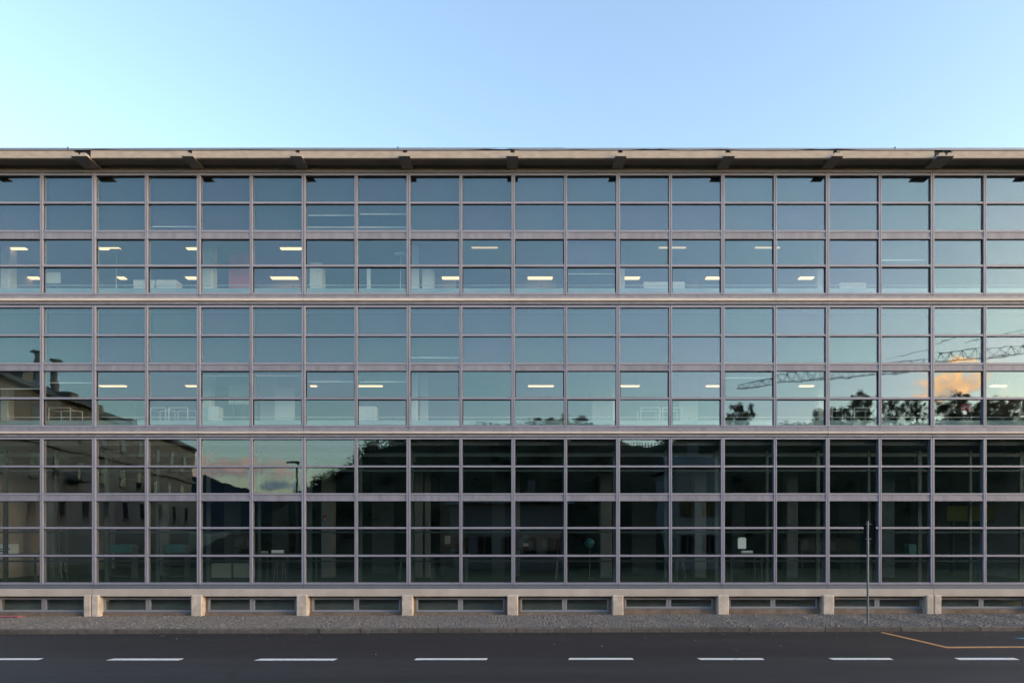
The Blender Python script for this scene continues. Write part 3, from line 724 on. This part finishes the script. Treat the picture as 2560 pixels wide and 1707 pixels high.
for px, lb in ((60, 'desk at the far left end of the top floor'), (220, 'desk left of the pair of low white cabinets'), (1330, 'desk under the lit strip light right of the building centre'), (1900, 'desk behind the lowest top floor panes far right')):
    desk(px, 1.75, F3, lb, 'office desks on the top floor', 0)
cabinet(520, 545, 1015, F2, 1.5, 'low white cabinet in front of the pale column on the middle floor', doors=1)
cabinet(894, 939, 1015, F2, 1.5, 'white cabinet under the lit strip light left of centre on the middle floor', doors=2)
screen(687, 736, 968, 1052, 1.9, F2, 'white upright panel on the middle floor beside a red pennant', 'white')
o = tag(empty('pennant', (xf(640, 21.6), 1.6, F2)), 'bright red hanging pennant behind the middle floor glass', 'pennant')
d_ = 21.6
MB().prism([(-0.09, zf(1005, d_)-F2), (0.06, zf(1003, d_)-F2), (0.09, zf(975, d_)-F2), (-0.03, zf(951, d_)-F2), (-0.10, zf(955, d_)-F2)], 1, 0, 0.02).build('cloth', M['redbright'], o)
MB().tube((0, 0.03, 0), (0, 0.03, ZC2 + 0.08 - F2), 0.012, 6).build('pole', M['galv'], o)
for a, b, lb in ((122, 176, 'white tubular frame on the middle floor in the reflected house, near the left end'), (376, 414, 'white tubular frame on the middle floor, left of a pair by the column'), (422, 469, 'white tubular frame on the middle floor, right of a pair by the column'), (1602, 1650, 'white tubular frame on the middle floor, left of the pair right of centre'),
              (1657, 1704, 'white tubular frame on the middle floor, right of the pair right of centre'), (2080, 2128, 'white tubular frame on the middle floor, left of the pair before the dark trees'), (2136, 2188, 'white tubular frame on the middle floor, right of the pair before the dark trees')):
    frame_rack(a, b, 1019, 1.6, F2, lb, 'tubular frames on the middle floor')
screen(2402, 2431, 1009, 1028, 1.8, F2, 'small dark red board behind the reflected trees on the middle floor', 'red')
# ground floor workshop
cabinet(528, 577, 1408, F1, 2.2, 'cream double door cupboard low in the ground floor, left one', 'cream', name='cupboard', cat='cupboard', group='cream cupboards', doors=1)
cabinet(583, 622, 1408, F1, 2.2, 'cream double door cupboard low in the ground floor, right one', 'cream', name='cupboard', cat='cupboard', group='cream cupboards', doors=1)
def shelf_unit(px0, px1, py0, y, z0, label, mt):
    d = D + y; xa, xb = xf(px0, d), xf(px1, d); w = (xb-xa)/2; h = zf(py0, d) - z0
    o = tag(empty('shelf_unit', ((xa+xb)/2, y, z0)), label, 'shelf')
    for s in (-1, 1): MB().box(s*w-0.015, s*w+0.015, 0, 0.35, 0, h).build('upright', M['darkgrey'], o)
    for q in (0.1, 0.45, 0.78): MB().box(-w+0.016, w-0.016, 0, 0.35, h*q-0.02, h*q).build('shelf', M['grey'], o)
    n = 9; t = (2*w-0.06)/n
    for i in range(n):
        MB().box(-w+0.03+i*t, -w+0.03+(i+0.86)*t, 0.02, 0.28, h*0.78+0.001, h*0.78+0.001+random.uniform(0.24, 0.30)).build('binder', M[mt], o)
shelf_unit(262, 330, 1362, 2.2, F1, 'shelf of teal binders in the ground floor, left one', 'teal')
shelf_unit(408, 462, 1362, 2.2, F1, 'shelf of teal binders in the ground floor, right one', 'teal')
# work tables under the inner frame carry small things
def table(px0, px1, y, label):
    d = D + y; xa, xb = xf(px0, d), xf(px1, d); w = (xb-xa)/2; zt = zf(1384, d) - F1
    o = tag(empty('work_table', ((xa+xb)/2, y, F1)), label, 'table', 'work tables along the ground floor glass')
    MB().box(-w, w, 0, 0.7, zt-0.04, zt).build('table_top', M['grey'], o)
    for sx in (-1, 1):
        for sy in (0.05, 0.65): MB().box(sx*(w-0.06)-0.025, sx*(w-0.06)+0.025, sy-0.025, sy+0.025, 0, zt-0.041).build('leg', M['darkgrey'], o)
    return F1 + zt
TY = 0.95
zt = table(-60, 90, TY, 'grey work table carrying a white box at the far left of the ground floor')
table(645, 780, TY, 'grey work table carrying a rolled white sheet on the ground floor')
table(1075, 1170, TY, 'grey work table in the ground floor left of the building centre')
table(1825, 1910, TY, 'grey work table carrying a white roll below a pale notice')
table(2200, 2330, TY, 'grey work table carrying a teal crate on the ground floor')
dT = D + TY + 0.2
o = tag(empty('carton', (xf(8, dT), TY+0.2, zt+0.001)), 'white carton with a teal wave pattern at the far left of the ground floor', 'box')
w = (xf(24, dT)-xf(-20, dT))/2
MB().box(-w, w, 0, 0.3, 0, 0.30).build('body', M['white'], o)
MB().box(-w*0.9, w*0.6, -0.003, -0.0005, 0.05, 0.10).build('printed_wave', M['teal'], o)
MB().box(-w*0.5, w*0.8, -0.003, -0.0005, 0.13, 0.17).build('printed_wave', M['teal'], o)
MB().box(-w-0.004, w+0.004, -0.006, 0.304, 0.301, 0.315).build('lid', M['white'], o)
def roll(px0, px1, label, r=0.06, mt='white'):
    xa, xb = xf(px0, dT), xf(px1, dT); h = (xb-xa)/2
    o = tag(empty('paper_roll', ((xa+xb)/2, TY+0.2, zt+0.001)), label, 'paper roll')
    MB().tube((-h, 0, r), (h, 0, r), r, 14).build('paper', M[mt], o)
    MB().tube((-h-0.01, 0, r), (h+0.01, 0, r), r*0.4, 8).build('core', M['cream'], o)
roll(680, 709, 'thick white paper roll on a ground floor table left of centre'); roll(646, 669, 'cream cardboard tube beside the thick white paper roll', 0.045, 'cream')
roll(1853, 1881, 'white paper roll on a ground floor table under a pale notice', 0.05)
dn = D + GY + 0.02
o = tag(empty('notice', (xf(1855, dn), GY+0.02, zf(1371, dn))), 'pale notice sheet stuck inside a ground floor pane right of centre', 'notice')
h = zf(1343, dn)-zf(1371, dn)
m = MB(); w = 0.125
m.prism([(-w, 0.02), (-w+0.02, 0), (w-0.02, 0), (w, 0.02), (w, h-0.02), (w-0.02, h), (-w+0.02, h), (-w, h-0.02)], 1, 0, 0.004).build('sheet', M['white'], o)
for s in (-1, 1): MB().box(s*(w-0.02)-0.012, s*(w-0.02)+0.012, -0.001, -0.0002, h-0.035, h-0.012).build('tape', M['cream'], o)
o = tag(empty('crate', (xf(2287, dT), TY+0.2, zt+0.001)), 'teal plastic crate on a table at the right of the ground floor', 'crate')
w = 0.17
for s in (-1, 1): MB().box(s*w-0.01, s*w+0.01, 0, 0.3, 0.011, 0.31).build('side', M['teal'], o)
for y_ in (0, 0.28): MB().box(-w+0.011, w-0.011, y_, y_+0.02, 0.011, 0.31).build('end_panel', M['teal'], o)
MB().box(-w-0.01, w+0.01, 0, 0.3, 0, 0.01).build('bottom', M['teal'], o)
screen(2368, 2545, 1264, 1302, 4.0, F1, 'long yellow display board at the right end of the ground floor', 'yellow', name='display_board', cat='board')
dg = D + 2.5
o = tag(empty('globe', (xf(1474, dg), 2.5, F1)), 'round teal globe on a stand in the ground floor right of centre', 'globe')  # solid teal ball stands in for a light mirrored in the glass
bm = bmesh.new(); bmesh.ops.create_uvsphere(bm, u_segments=20, v_segments=12, radius=0.17); me = bpy.data.meshes.new('ball'); bm.to_mesh(me); bm.free()
for p_ in me.polygons: p_.use_smooth = True
link('ball', me, M['teal'], o, (0, 0, zf(1357, dg)-F1))
MB().tube((0, 0, 0), (0, 0, zf(1357, dg)-F1-0.16), 0.02, 8).tube((0, 0, 0), (0, 0, 0.03), 0.16, 12).build('stand', M['darkgrey'], o)
o = tag(empty('alarm_bell', (xf(812, D+2.97), 2.95, zf(1290, D+2.97))), 'dark red alarm bell on the pale ground floor column left of centre', 'bell')
MB().tube((0, 0.04, 0), (0, 0, 0), 0.06, 14, 0.045).build('dome', M['bell_red'], o)
MB().box(-0.02, 0.02, -0.003, 0.035, -0.12, -0.055).build('box', M['red'], o)

# ------------------------------------------------------------------ street sign seen from behind
sx_, sy_ = xf(2174.5, 17.33), -2.57
so = tag(empty('street_sign', (sx_, sy_, sz(sx_))), 'street sign on a thin grey pole seen from its black back, at the kerb', 'sign')
base = sz(sx_)
ph = zf(1302, 17.4) - base
MB().tube((0, 0, -0.02), (0, 0, ph), 0.027, 14).build('pole', M['galv'], so)
MB().tube((0, 0, 0.0), (0, 0, 0.02), 0.06, 14).build('base_collar', M['galv'], so)
za, zb = zf(1351.5, 17.4) - base, zf(1303, 17.4) - base
pl = MB().prism([(-0.145, 0.0), (0.145, 0.0), (0.145, zb-za), (-0.145, zb-za-0.02)], 1, 0.0, 0.02).build('sign_plate', M['sign_back'], so, (0.075, -0.068 + 0.11, za), (0, 0, R(-14)))
MB().box(-0.145, -0.13, -0.018, 0, 0.0, zb-za-0.02).box(0.13, 0.145, -0.018, 0, 0.0, zb-za).build('rim', M['sign_back'], pl)
for q in (0.05, zb-za-0.07):
    MB().box(-0.05, 0.09, -0.006, 0.030, -0.012, 0.012).tube((0.085, -0.012, 0), (0.085, 0.02, 0), 0.012, 8).build('clamp', M['galv'], so, (0, 0.012, za+q))
# rusty cover at the left end of the pavement
mx0, my0 = xf(2, 19.4), -0.22
o = tag(empty('drain_cover', (mx0, my0, sz(mx0)+0.004)), 'rust red metal cover at the left end of the pavement', 'cover')
MB().box(-0.35, 0.30, -0.14, 0.1, 0, 0.02).build('plate', M['red'], o)
MB().box(-0.38, 0.33, -0.17, -0.141, 0, 0.026).build('frame', M['darkgrey'], o)

# ------------------------------------------------------------------ the far side of the street, seen mirrored in the glass
# wooded bank
def hill_h(x, y):
    # plateau level by photo column, climbing from the left shoulder
    d = 60.0; px = 1280 + x/d*F
    pts = [(500, 0.0), (660, 4.2), (740, 5.4), (820, 7.0), (880, 8.6), (930, 10.6), (1100, 11.2), (1400, 11.0), (1525, 11.2), (1550, 10.3), (1650, 10.3), (1675, 11.3), (1800, 11.5), (2300, 11.5), (3600, 11.5), (4400, 0)]
    z = 0
    for (a, za), (b, zb) in zip(pts[:-1], pts[1:]):
        if a <= px <= b: z = za + (zb-za)*(px-a)/(b-a); break
    t = max(0, min(1, (-27 - y)/12.5)); t = t*t*(3-2*t)
    back = 1 + max(0, (-42 - y))*0.002
    return z*t*back + 0.5*math.sin(x*0.7+y*0.3)*0.4*t
xs = [-34 + 1.6*i for i in range(90)]; ys = [-140, -100, -70] + [-55 + 1.4*i for i in range(21)]
hill = sheet('hill', M['hill'], xs, ys, lambda x, y: max(hill_h(x, y), -0.2) if y > -139 and y < -27 else -0.3)
mt_v = [RP(px, py, 2600) for px, py in ((-3000, 900), (-800, 1000), (0, 1090), (330, 1120), (440, 1165), (500, 1185), (560, 1206), (620, 1226), (680, 1238), (760, 1250), (1100, 1262), (2600, 1268), (5000, 1262))]
m = MB()
for p in mt_v: m.v += [(p.x, p.y, -50), (p.x, p.y, p.z), (p.x*1.25, p.y-900, -50)]
for i in range(len(mt_v)-1):
    a = 3*i; m.f += [[a, a+3, a+4, a+1], [a+1, a+4, a+5, a+2]]
tag(m.build('mountain', M['mountain']), kind='structure')

def leaf_cloud(n, clumps, size):
    V, Fc = [], []
    for _ in range(n):
        c, r = random.choice(clumps)
        v = Vector((random.gauss(0, 1), random.gauss(0, 1), random.gauss(0, 1))).normalized() * r * (random.random() ** 0.45)
        p = Vector(c) + v; a = Vector((random.uniform(-1, 1), random.uniform(-1, 1), random.uniform(-1, 1))).normalized(); b = a.orthogonal().normalized()
        s = size*random.uniform(.6, 1.4); i = len(V)
        V += [tuple(p + a*s), tuple(p + b*s*0.6), tuple(p - a*s), tuple(p - b*s*0.6)]; Fc.append((i, i+1, i+2, i+3))
    me = bpy.data.meshes.new('crown'); me.from_pydata(V, [], Fc); me.update(); me.materials.append(M['leaf']); return me
def tree_parts(h, w, n):
    clumps = []
    for i in range(44):
        a = random.uniform(0, 6.28); z = random.uniform(0.34, 0.95)*h; rr = random.uniform(0.05, 0.56)*w*(1.05 - abs(z/h-0.6)*1.1)
        clumps.append(((rr*math.cos(a), rr*math.sin(a), z), random.uniform(.06, .15)*w*(1.1 if z < 0.7*h else .8)))
    me = leaf_cloud(n, clumps, 0.066)
    tr = MB(); tr.tube((0, 0, -0.4), (0.1, 0, h*0.42), 0.22, 8, 0.13).tube((0.1, 0, h*0.42), (0.0, 0.1, h*0.8), 0.13, 7, 0.04)
    for c, r in clumps[:14]: tr.tube((0.08, 0, h*random.uniform(.28, .45)), c, 0.05, 5, 0.015)
    return me, tr.mesh('trunk', M['bark'])
protos = [tree_parts(5.6, 4.6, 7500), tree_parts(5.0, 4.0, 6500), tree_parts(4.6, 5.0, 8500)]
def tree(px, py_top, w, d, label, i):
    top = RP(px, py_top, d); g = hill_h(top.x, top.y); h0 = (5.6, 5.0, 4.6)[i]
    s = max(0.4, (top.z - g)/(h0*0.98))
    o = tag(empty('tree', (top.x, top.y, g)), label, 'tree', 'trees mirrored in the glass')
    o.rotation_euler = (0, 0, random.uniform(0, 6.28)); o.scale = (s*w, s*w, s)
    link('crown', protos[i][0], None, o); link('trunk', protos[i][1], None, o)
for px, py, w, i, lb in ((2152, 980, .85, 1, 'slender tree with a high open crown mirrored in the middle floor glass'), (2235, 996, 1.0, 0, 'two stemmed tree mirrored below the orange cloud, left side'), (2285, 1000, 1.0, 1, 'narrow tree mirrored just left of the orange cloud'),
                      (2385, 990, 1.15, 2, 'broad dark tree mirrored directly under the orange cloud'), (2440, 1000, 1.1, 0, 'dark tree mirrored at the lower right of the orange cloud'), (2500, 994, 1.0, 1, 'tree mirrored near the right edge of the middle floor glass'),
                      (2570, 1000, .9, 2, 'rightmost tree mirrored in the middle floor glass'), (1850, 1010, .8, 2, 'round dark tree mirrored below the tip of the crane jib'), (1820, 1028, .7, 1, 'small tree mirrored left of the round tree below the crane tip'),
                      (2085, 1018, 1.2, 2, 'bushy dark tree mirrored left of the slender tree'), (2050, 1030, .8, 0, 'low tree mirrored at the left foot of the bushy dark tree'), (1375, 1050, 2.0, 2, 'rounded dark tree top mirrored right of the building centre'), (1430, 1044, 1.8, 0, 'rounded tree top mirrored beside the first one right of centre')):
    tree(px, py, w, 60 + random.uniform(-4, 4), lb, i)
# shrubs covering the bank
cl = []
for i in range(420):
    x = random.uniform(-22, 60); y = random.uniform(-46, -30); px = 1280 + x/(20.12-y)*F
    if 1545 < px < 1655: continue
    h = hill_h(x, y); r = random.uniform(.4, 1.1); cl.append(((x, y, h + r*0.25), r))
for px, py in ((700, 1228), (740, 1215), (775, 1205), (800, 1188), (840, 1172), (868, 1150), (885, 1128), (905, 1110), (925, 1098), (950, 1080), (990, 1068), (1040, 1066), (1060, 1068), (1090, 1072), (1250, 1062), (1300, 1058), (1340, 1055), (1480, 1068), (1700, 1085), (1760, 1070), (1950, 1058), (1990, 1052), (1960, 1060)) + tuple((px_, random.uniform(1036, 1062)) for px_ in range(1930, 2640, 26)) + tuple((px_, random.uniform(1048, 1060)) for px_ in range(1200, 1450, 20)):
    p = RP(px, py, 58); cl.append(((p.x, p.y, p.z - 0.9), random.uniform(.7, 1.0))); cl.append(((p.x+.4, p.y, p.z - 1.6), 1.0))
me = leaf_cloud(80000, cl, 0.10)
tag(link('bank_shrubs', me), 'dense dark shrubs covering the bank across the street', 'shrubs', kind='stuff')
# fence on the bank
o = tag(empty('fence', RP(1600, 1118, 60)), 'low picket fence on the bank in the gap between mirrored trees', 'fence')
for i in range(15): MB().box(-0.04, 0.04, -0.03, 0.03, -0.5, 0.42).build('picket', M['bark'], o, ((i-7)*0.27, 0, 0))
MB().box(-2, 2, 0.031, 0.06, 0.05, 0.12).build('rail', M['bark'], o)

# apartment house on the left, mirrored in the lower left panes
hA, hB = Vector((-33.0, -10.0, 0)), Vector((-41.5, -65.0, 0))
hd_ = (hB - hA); hl = hd_.length; hd_.normalize(); ang = math.atan2(hd_.y, hd_.x)
AH = tag(empty('apartment_house', hA), 'dark rendered apartment house with a grey roof mirrored in the lower left panes', 'building'); AH.rotation_euler = (0, 0, ang)
# local frame: x along the street front away from the street, +y towards the front side
EZ, RZ_ = 13.1, 16.4
fs = 1                                         # the front faces +y locally
MB().box(0, hl, -12, 0, -0.2, EZ).build('wall', M['house'], AH)
MB().v
rf = MB(); ov = 0.7
rf.v = [(-ov, ov, EZ), (hl+ov, ov, EZ), (hl+ov, -12-ov, EZ), (-ov, -12-ov, EZ), (4, -6, RZ_), (hl-4, -6, RZ_), (-ov, ov, EZ+.18), (hl+ov, ov, EZ+.18), (hl+ov, -12-ov, EZ+.18), (-ov, -12-ov, EZ+.18)]
rf.f = [[0, 1, 2, 3], [0, 1, 7, 6], [1, 2, 8, 7], [2, 3, 9, 8], [3, 0, 6, 9], [6, 7, 5, 4], [7, 8, 5], [8, 9, 4, 5], [9, 6, 4]]
roof_o = rf.build('roof', M['roof_house'], AH)
for s in (28.8, 31.6):
    c = MB().tube((0, 0, 0), (0, 0, 2.9), 0.30, 10).build('chimney', M['house'], roof_o, (s, -4.5, RZ_ - 0.9))
    MB().tube((0, 0, 2.95), (0, 0, 3.05), 0.55, 12, 0.5).build('cowl', M['roof_house'], c)
for s in (20, 27, 33, 41): 
    q = MB().box(-0.6, 0.6, -1.6, 0.0, 0, 1.0).build('dormer', M['house'], roof_o, (s, -0.6, EZ+0.5))
def hwin(s, z, w=1.1, h=1.7):
    o = MB().box(-w/2, w/2, -0.2, 0.03, 0, h).build('window', M['darkgrey'], AH, (s, 0.0, z))
    for sx in (-1, 1): MB().box(sx*w*0.24-w*0.21, sx*w*0.24+w*0.21, 0.031, 0.04, 0.08, h-0.08).build('pane', M['glass_house'], o)
    MB().box(-w/2-.1, w/2+.1, 0.031, 0.2, -0.12, -0.02).build('sill', M['house'], o)
for i in range(13):
    for z in (10.4, 7.0, 3.8): hwin(2.5 + i*4.1, z)
MB().box(-ov, hl+ov, 0.001, 0.35, 9.35, 9.6).build('cornice', M['house'], AH)
for i in range(3): MB().box(0, 2.6, 0.05, 1.3, 0, 0.15).box(0, 2.6, 1.22, 1.28, 0.16, 1.1).build('balcony', M['darkgrey'], AH, (8 + i*16.4, 0.0, 6.8))

# tower crane
jA, jB = RP(1836, 972, 130), RP(2700, 880, 112)
CR = tag(empty('tower_crane', (jB.x + 6, jB.y, 0)), 'lattice tower crane with a long jib mirrored in the right middle floor glass', 'crane')
off = Vector((jB.x + 6, jB.y, 0))
jb = MB(); n = 32; side = Vector((0, 1, 0))
def jp(t, k):
    p = jA.lerp(jB, t) - off; hgt = 0.7 + 1.0*min(1, t*5)
    return p + (Vector((0, 0, hgt)) if k == 0 else side*(0.5 if k == 1 else -0.5))
for k in range(3):
    for i in range(n): jb.tube(jp(i/n, k), jp((i+1)/n, k), 0.058, 5)
for i in range(n):
    for k in (1, 2):
        jb.tube(jp(i/n, k), jp((i+.5)/n, 0), 0.036, 4); jb.tube(jp((i+.5)/n, 0), jp((i+1)/n, k), 0.036, 4)
jb.build('jib', M['crane'], CR)
ms = MB(); top = jB.z + 8
for sx in (-.8, .8):
    for sy in (-.8, .8): ms.tube((sx, sy, -0.2), (sx, sy, top), 0.09, 5)
for i in range(int(top/1.6)):
    z = i*1.6
    ms.tube((-.8, -.8, z), (.8, -.8, z+1.6), 0.05, 4).tube((-.8, .8, z), (.8, .8, z+1.6), 0.05, 4).tube((-.8, -.8, z+1.6), (-.8, .8, z), 0.05, 4)
ms.build('mast', M['crane'], CR)
cb = MB(); T = Vector((0, 0, top))
for px, py in ((2205, 902), (2420, 868)):
    p = RP(px, py, 120) - off; cb.tube(p, T, 0.05, 4)
cb.build('tie_rope', M['crane'], CR)
# street lamp behind the camera
lp = RP(740, 1158, 44); 
SLm = tag(empty('street_lamp', (lp.x, lp.y, 0.05)), 'tall street lamp with a flat head mirrored beside the mountain', 'street lamp')
MB().tube((0, 0, 0), (0, 0, lp.z-0.05), 0.10, 8, 0.06).build('pole', M['darkgrey'], SLm)
MB().box(-0.75, 0.05, -0.12, 0.12, lp.z-0.05, lp.z+0.07).build('lamp_head', M['darkgrey'], SLm)

# two houses at the foot of the bank, faintly mirrored in the ground floor glass
def small_house(px0, px1, py_e, py_r, d, label, mt, nwin, rows_):
    a, b = RP(px0, py_e, d), RP(px1, py_e, d); w = b.x - a.x; ez = a.z; rz_ = RP(px0, py_r, d).z
    o = tag(empty('house', (a.x, a.y, 0)), label, 'house', 'houses across the street')
    MB().box(0, w, -6, 0, -0.2, ez).build('wall', mt, o)
    rf = MB(); rf.v = [(-.4, .4, ez+.002), (w+.4, .4, ez+.002), (w+.4, -6.4, ez+.002), (-.4, -6.4, ez+.002), (-.4, -3, rz_), (w+.4, -3, rz_)]
    rf.f = [[0, 1, 5, 4], [1, 2, 5], [2, 3, 4, 5], [3, 0, 4], [0, 3, 2, 1]]
    ro = rf.build('roof', M['roof_house'], o)
    MB().box(-.3, .3, -.3, .3, 0, 1.2).build('chimney', M['house'], ro, (w*0.7, -3, rz_ - 0.3))
    for j in range(rows_):
        for i in range(nwin):
            x = w*(i+.5)/nwin; z = 1.0 + j*2.7
            if z + 1.4 > ez: continue
            q = MB().box(-.5, .5, 0.001, 0.05, 0, 1.35).build('window', M['darkgrey'], o, (x, 0, z))
            for sx in (-.24, .24): MB().box(sx-.19, sx+.19, 0.051, 0.06, 0.08, 1.27).build('pane', M['glass_house'], q)
small_house(1130, 1420, 1262, 1225, 46, 'low dark brown house mirrored in the middle of the ground floor glass', M['house'], 5, 1)
small_house(1690, 1800, 1165, 1128, 46, 'narrow pale house mirrored in the ground floor glass right of centre', M['house_pale'], 2, 3)

# ------------------------------------------------------------------ more of the rooms: cross walls, partitions, ceiling beams, pinboards, stools
M['warm_wall'] = mat('warm_partition', (0.60, 0.53, 0.46), 0.85, 0, 0.08, 0.6)
M['pale_wall'] = mat('pale_partition', (0.62, 0.65, 0.65), 0.85, 0, 0.06, 0.6)
M['brown'] = mat('brown_board', (0.05, 0.035, 0.025), 0.8, 0, 0.2, 1.0)
for px0, px1, y, z0, z1, mt in ((640, 752, 4.3, F3+.01, ZC3-.01, 'warm_wall'), (1290, 1392, 4.3, F3+.01, ZC3-.01, 'warm_wall'), (1060, 1140, 4.3, F3+.01, ZC3-.01, 'warm_wall'), (232, 290, 4.3, F3+.01, ZC3-.01, 'warm_wall'), (1720, 1745, 4.3, F3+.01, ZC3-.01, 'warm_wall'),
                             (1300, 1410, 5.2, F2+.01, ZC2+.09, 'warm_wall'), (1480, 1530, 2.4, F2+.01, ZC2+.09, 'pale_wall'), (650, 690, 2.6, F2+.01, ZC2+.09, 'pale_wall'), (240, 340, 5.2, F2+.01, ZC2+.09, 'warm_wall'), (1700, 1745, 2.6, F2+.01, ZC2+.09, 'pale_wall'), (1050, 1070, 2.2, F2+.01, ZC2+.09, 'pale_wall'),
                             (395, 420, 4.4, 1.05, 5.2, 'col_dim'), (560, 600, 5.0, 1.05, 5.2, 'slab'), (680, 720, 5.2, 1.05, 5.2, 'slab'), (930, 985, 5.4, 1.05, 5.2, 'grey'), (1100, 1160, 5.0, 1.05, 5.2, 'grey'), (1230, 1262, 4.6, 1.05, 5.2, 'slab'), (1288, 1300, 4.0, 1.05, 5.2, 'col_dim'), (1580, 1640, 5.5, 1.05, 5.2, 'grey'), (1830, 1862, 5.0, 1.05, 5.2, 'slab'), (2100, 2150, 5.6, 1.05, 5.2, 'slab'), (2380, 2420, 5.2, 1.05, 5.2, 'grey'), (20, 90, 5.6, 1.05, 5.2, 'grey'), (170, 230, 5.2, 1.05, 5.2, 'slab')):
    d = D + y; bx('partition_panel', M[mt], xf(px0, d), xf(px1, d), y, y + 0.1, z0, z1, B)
for k in range(KMIN+1, KMAX, 2):
    bx('ceiling_beam', M['slab'], mx_(k)-0.12, mx_(k)+0.12, 0.75, 8.9, 4.85, 5.24, B)
bx('ceiling_beam', M['slab'], XA, XB, 2.4, 2.7, 4.7, 4.84, B)
def stool(px, y, label, mt='darkgrey'):
    d = D + y
    o = tag(empty('stool', (xf(px, d), y, F1)), label, 'stool', 'stools on the ground floor')
    MB().tube((0, 0, 0.70), (0, 0, 0.75), 0.19, 14).build('seat', M[mt], o)
    for q in range(4):
        an = math.pi/4 + q*math.pi/2; MB().tube((0.22*math.cos(an), 0.22*math.sin(an), 0), (0.12*math.cos(an), 0.12*math.sin(an), 0.699), 0.014, 6).build('leg', M['galv'], o)
for px, lb in ((150, 'stool beside the shelf at the left end of the ground floor'), (700, 'stool below the thick white paper roll'), (1010, 'stool left of the twin columns on the ground floor'), (1400, 'stool left of the teal globe'), (1700, 'stool left of the notice on the ground floor'), (2060, 'stool to the left of the street sign pole'), (2440, 'stool at the right end of the ground floor')):
    stool(px, 1.8, lb)
def pinboard(px0, px1, py0, py1, y, label, mt, n):
    d = D + y; xa, xb = xf(px0, d), xf(px1, d); w = (xb-xa)/2; h = zf(py0, d) - zf(py1, d); z0 = zf(py1, d)
    o = tag(empty('pinboard', ((xa+xb)/2, y, z0)), label, 'pinboard', 'pinboards on the ground floor')
    MB().box(-w, w, 0, 0.04, 0, h).build('board', M[mt], o)
    for i in range(n):
        x = random.uniform(-w+.12, w-.12); z = random.uniform(.05, max(.06, h-.35))
        MB().box(x-.10, x+.10, -0.004-0.001*i, -0.001-0.001*i, z, z+.29).build('sheet_of_paper', M[random.choice(['cream', 'grey', 'grey'])], o)
    for sx in (-1, 1): MB().box(sx*w*.9-.02, sx*w*.9+.02, 0.041, 0.07, F1-z0, h*0.8).build('leg', M['darkgrey'], o)
pinboard(1290, 1400, 1330, 1375, 3.0, 'brown pinboard with paper sheets right of the building centre', 'brown', 5)
pinboard(1105, 1165, 1330, 1372, 3.2, 'brown pinboard with paper sheets left of the building centre', 'brown', 3)
pinboard(2000, 2140, 1345, 1380, 3.4, 'brown pinboard behind the street sign', 'brown', 4)
pinboard(580, 640, 1335, 1372, 3.4, 'brown pinboard above the cream cupboards', 'brown', 3)
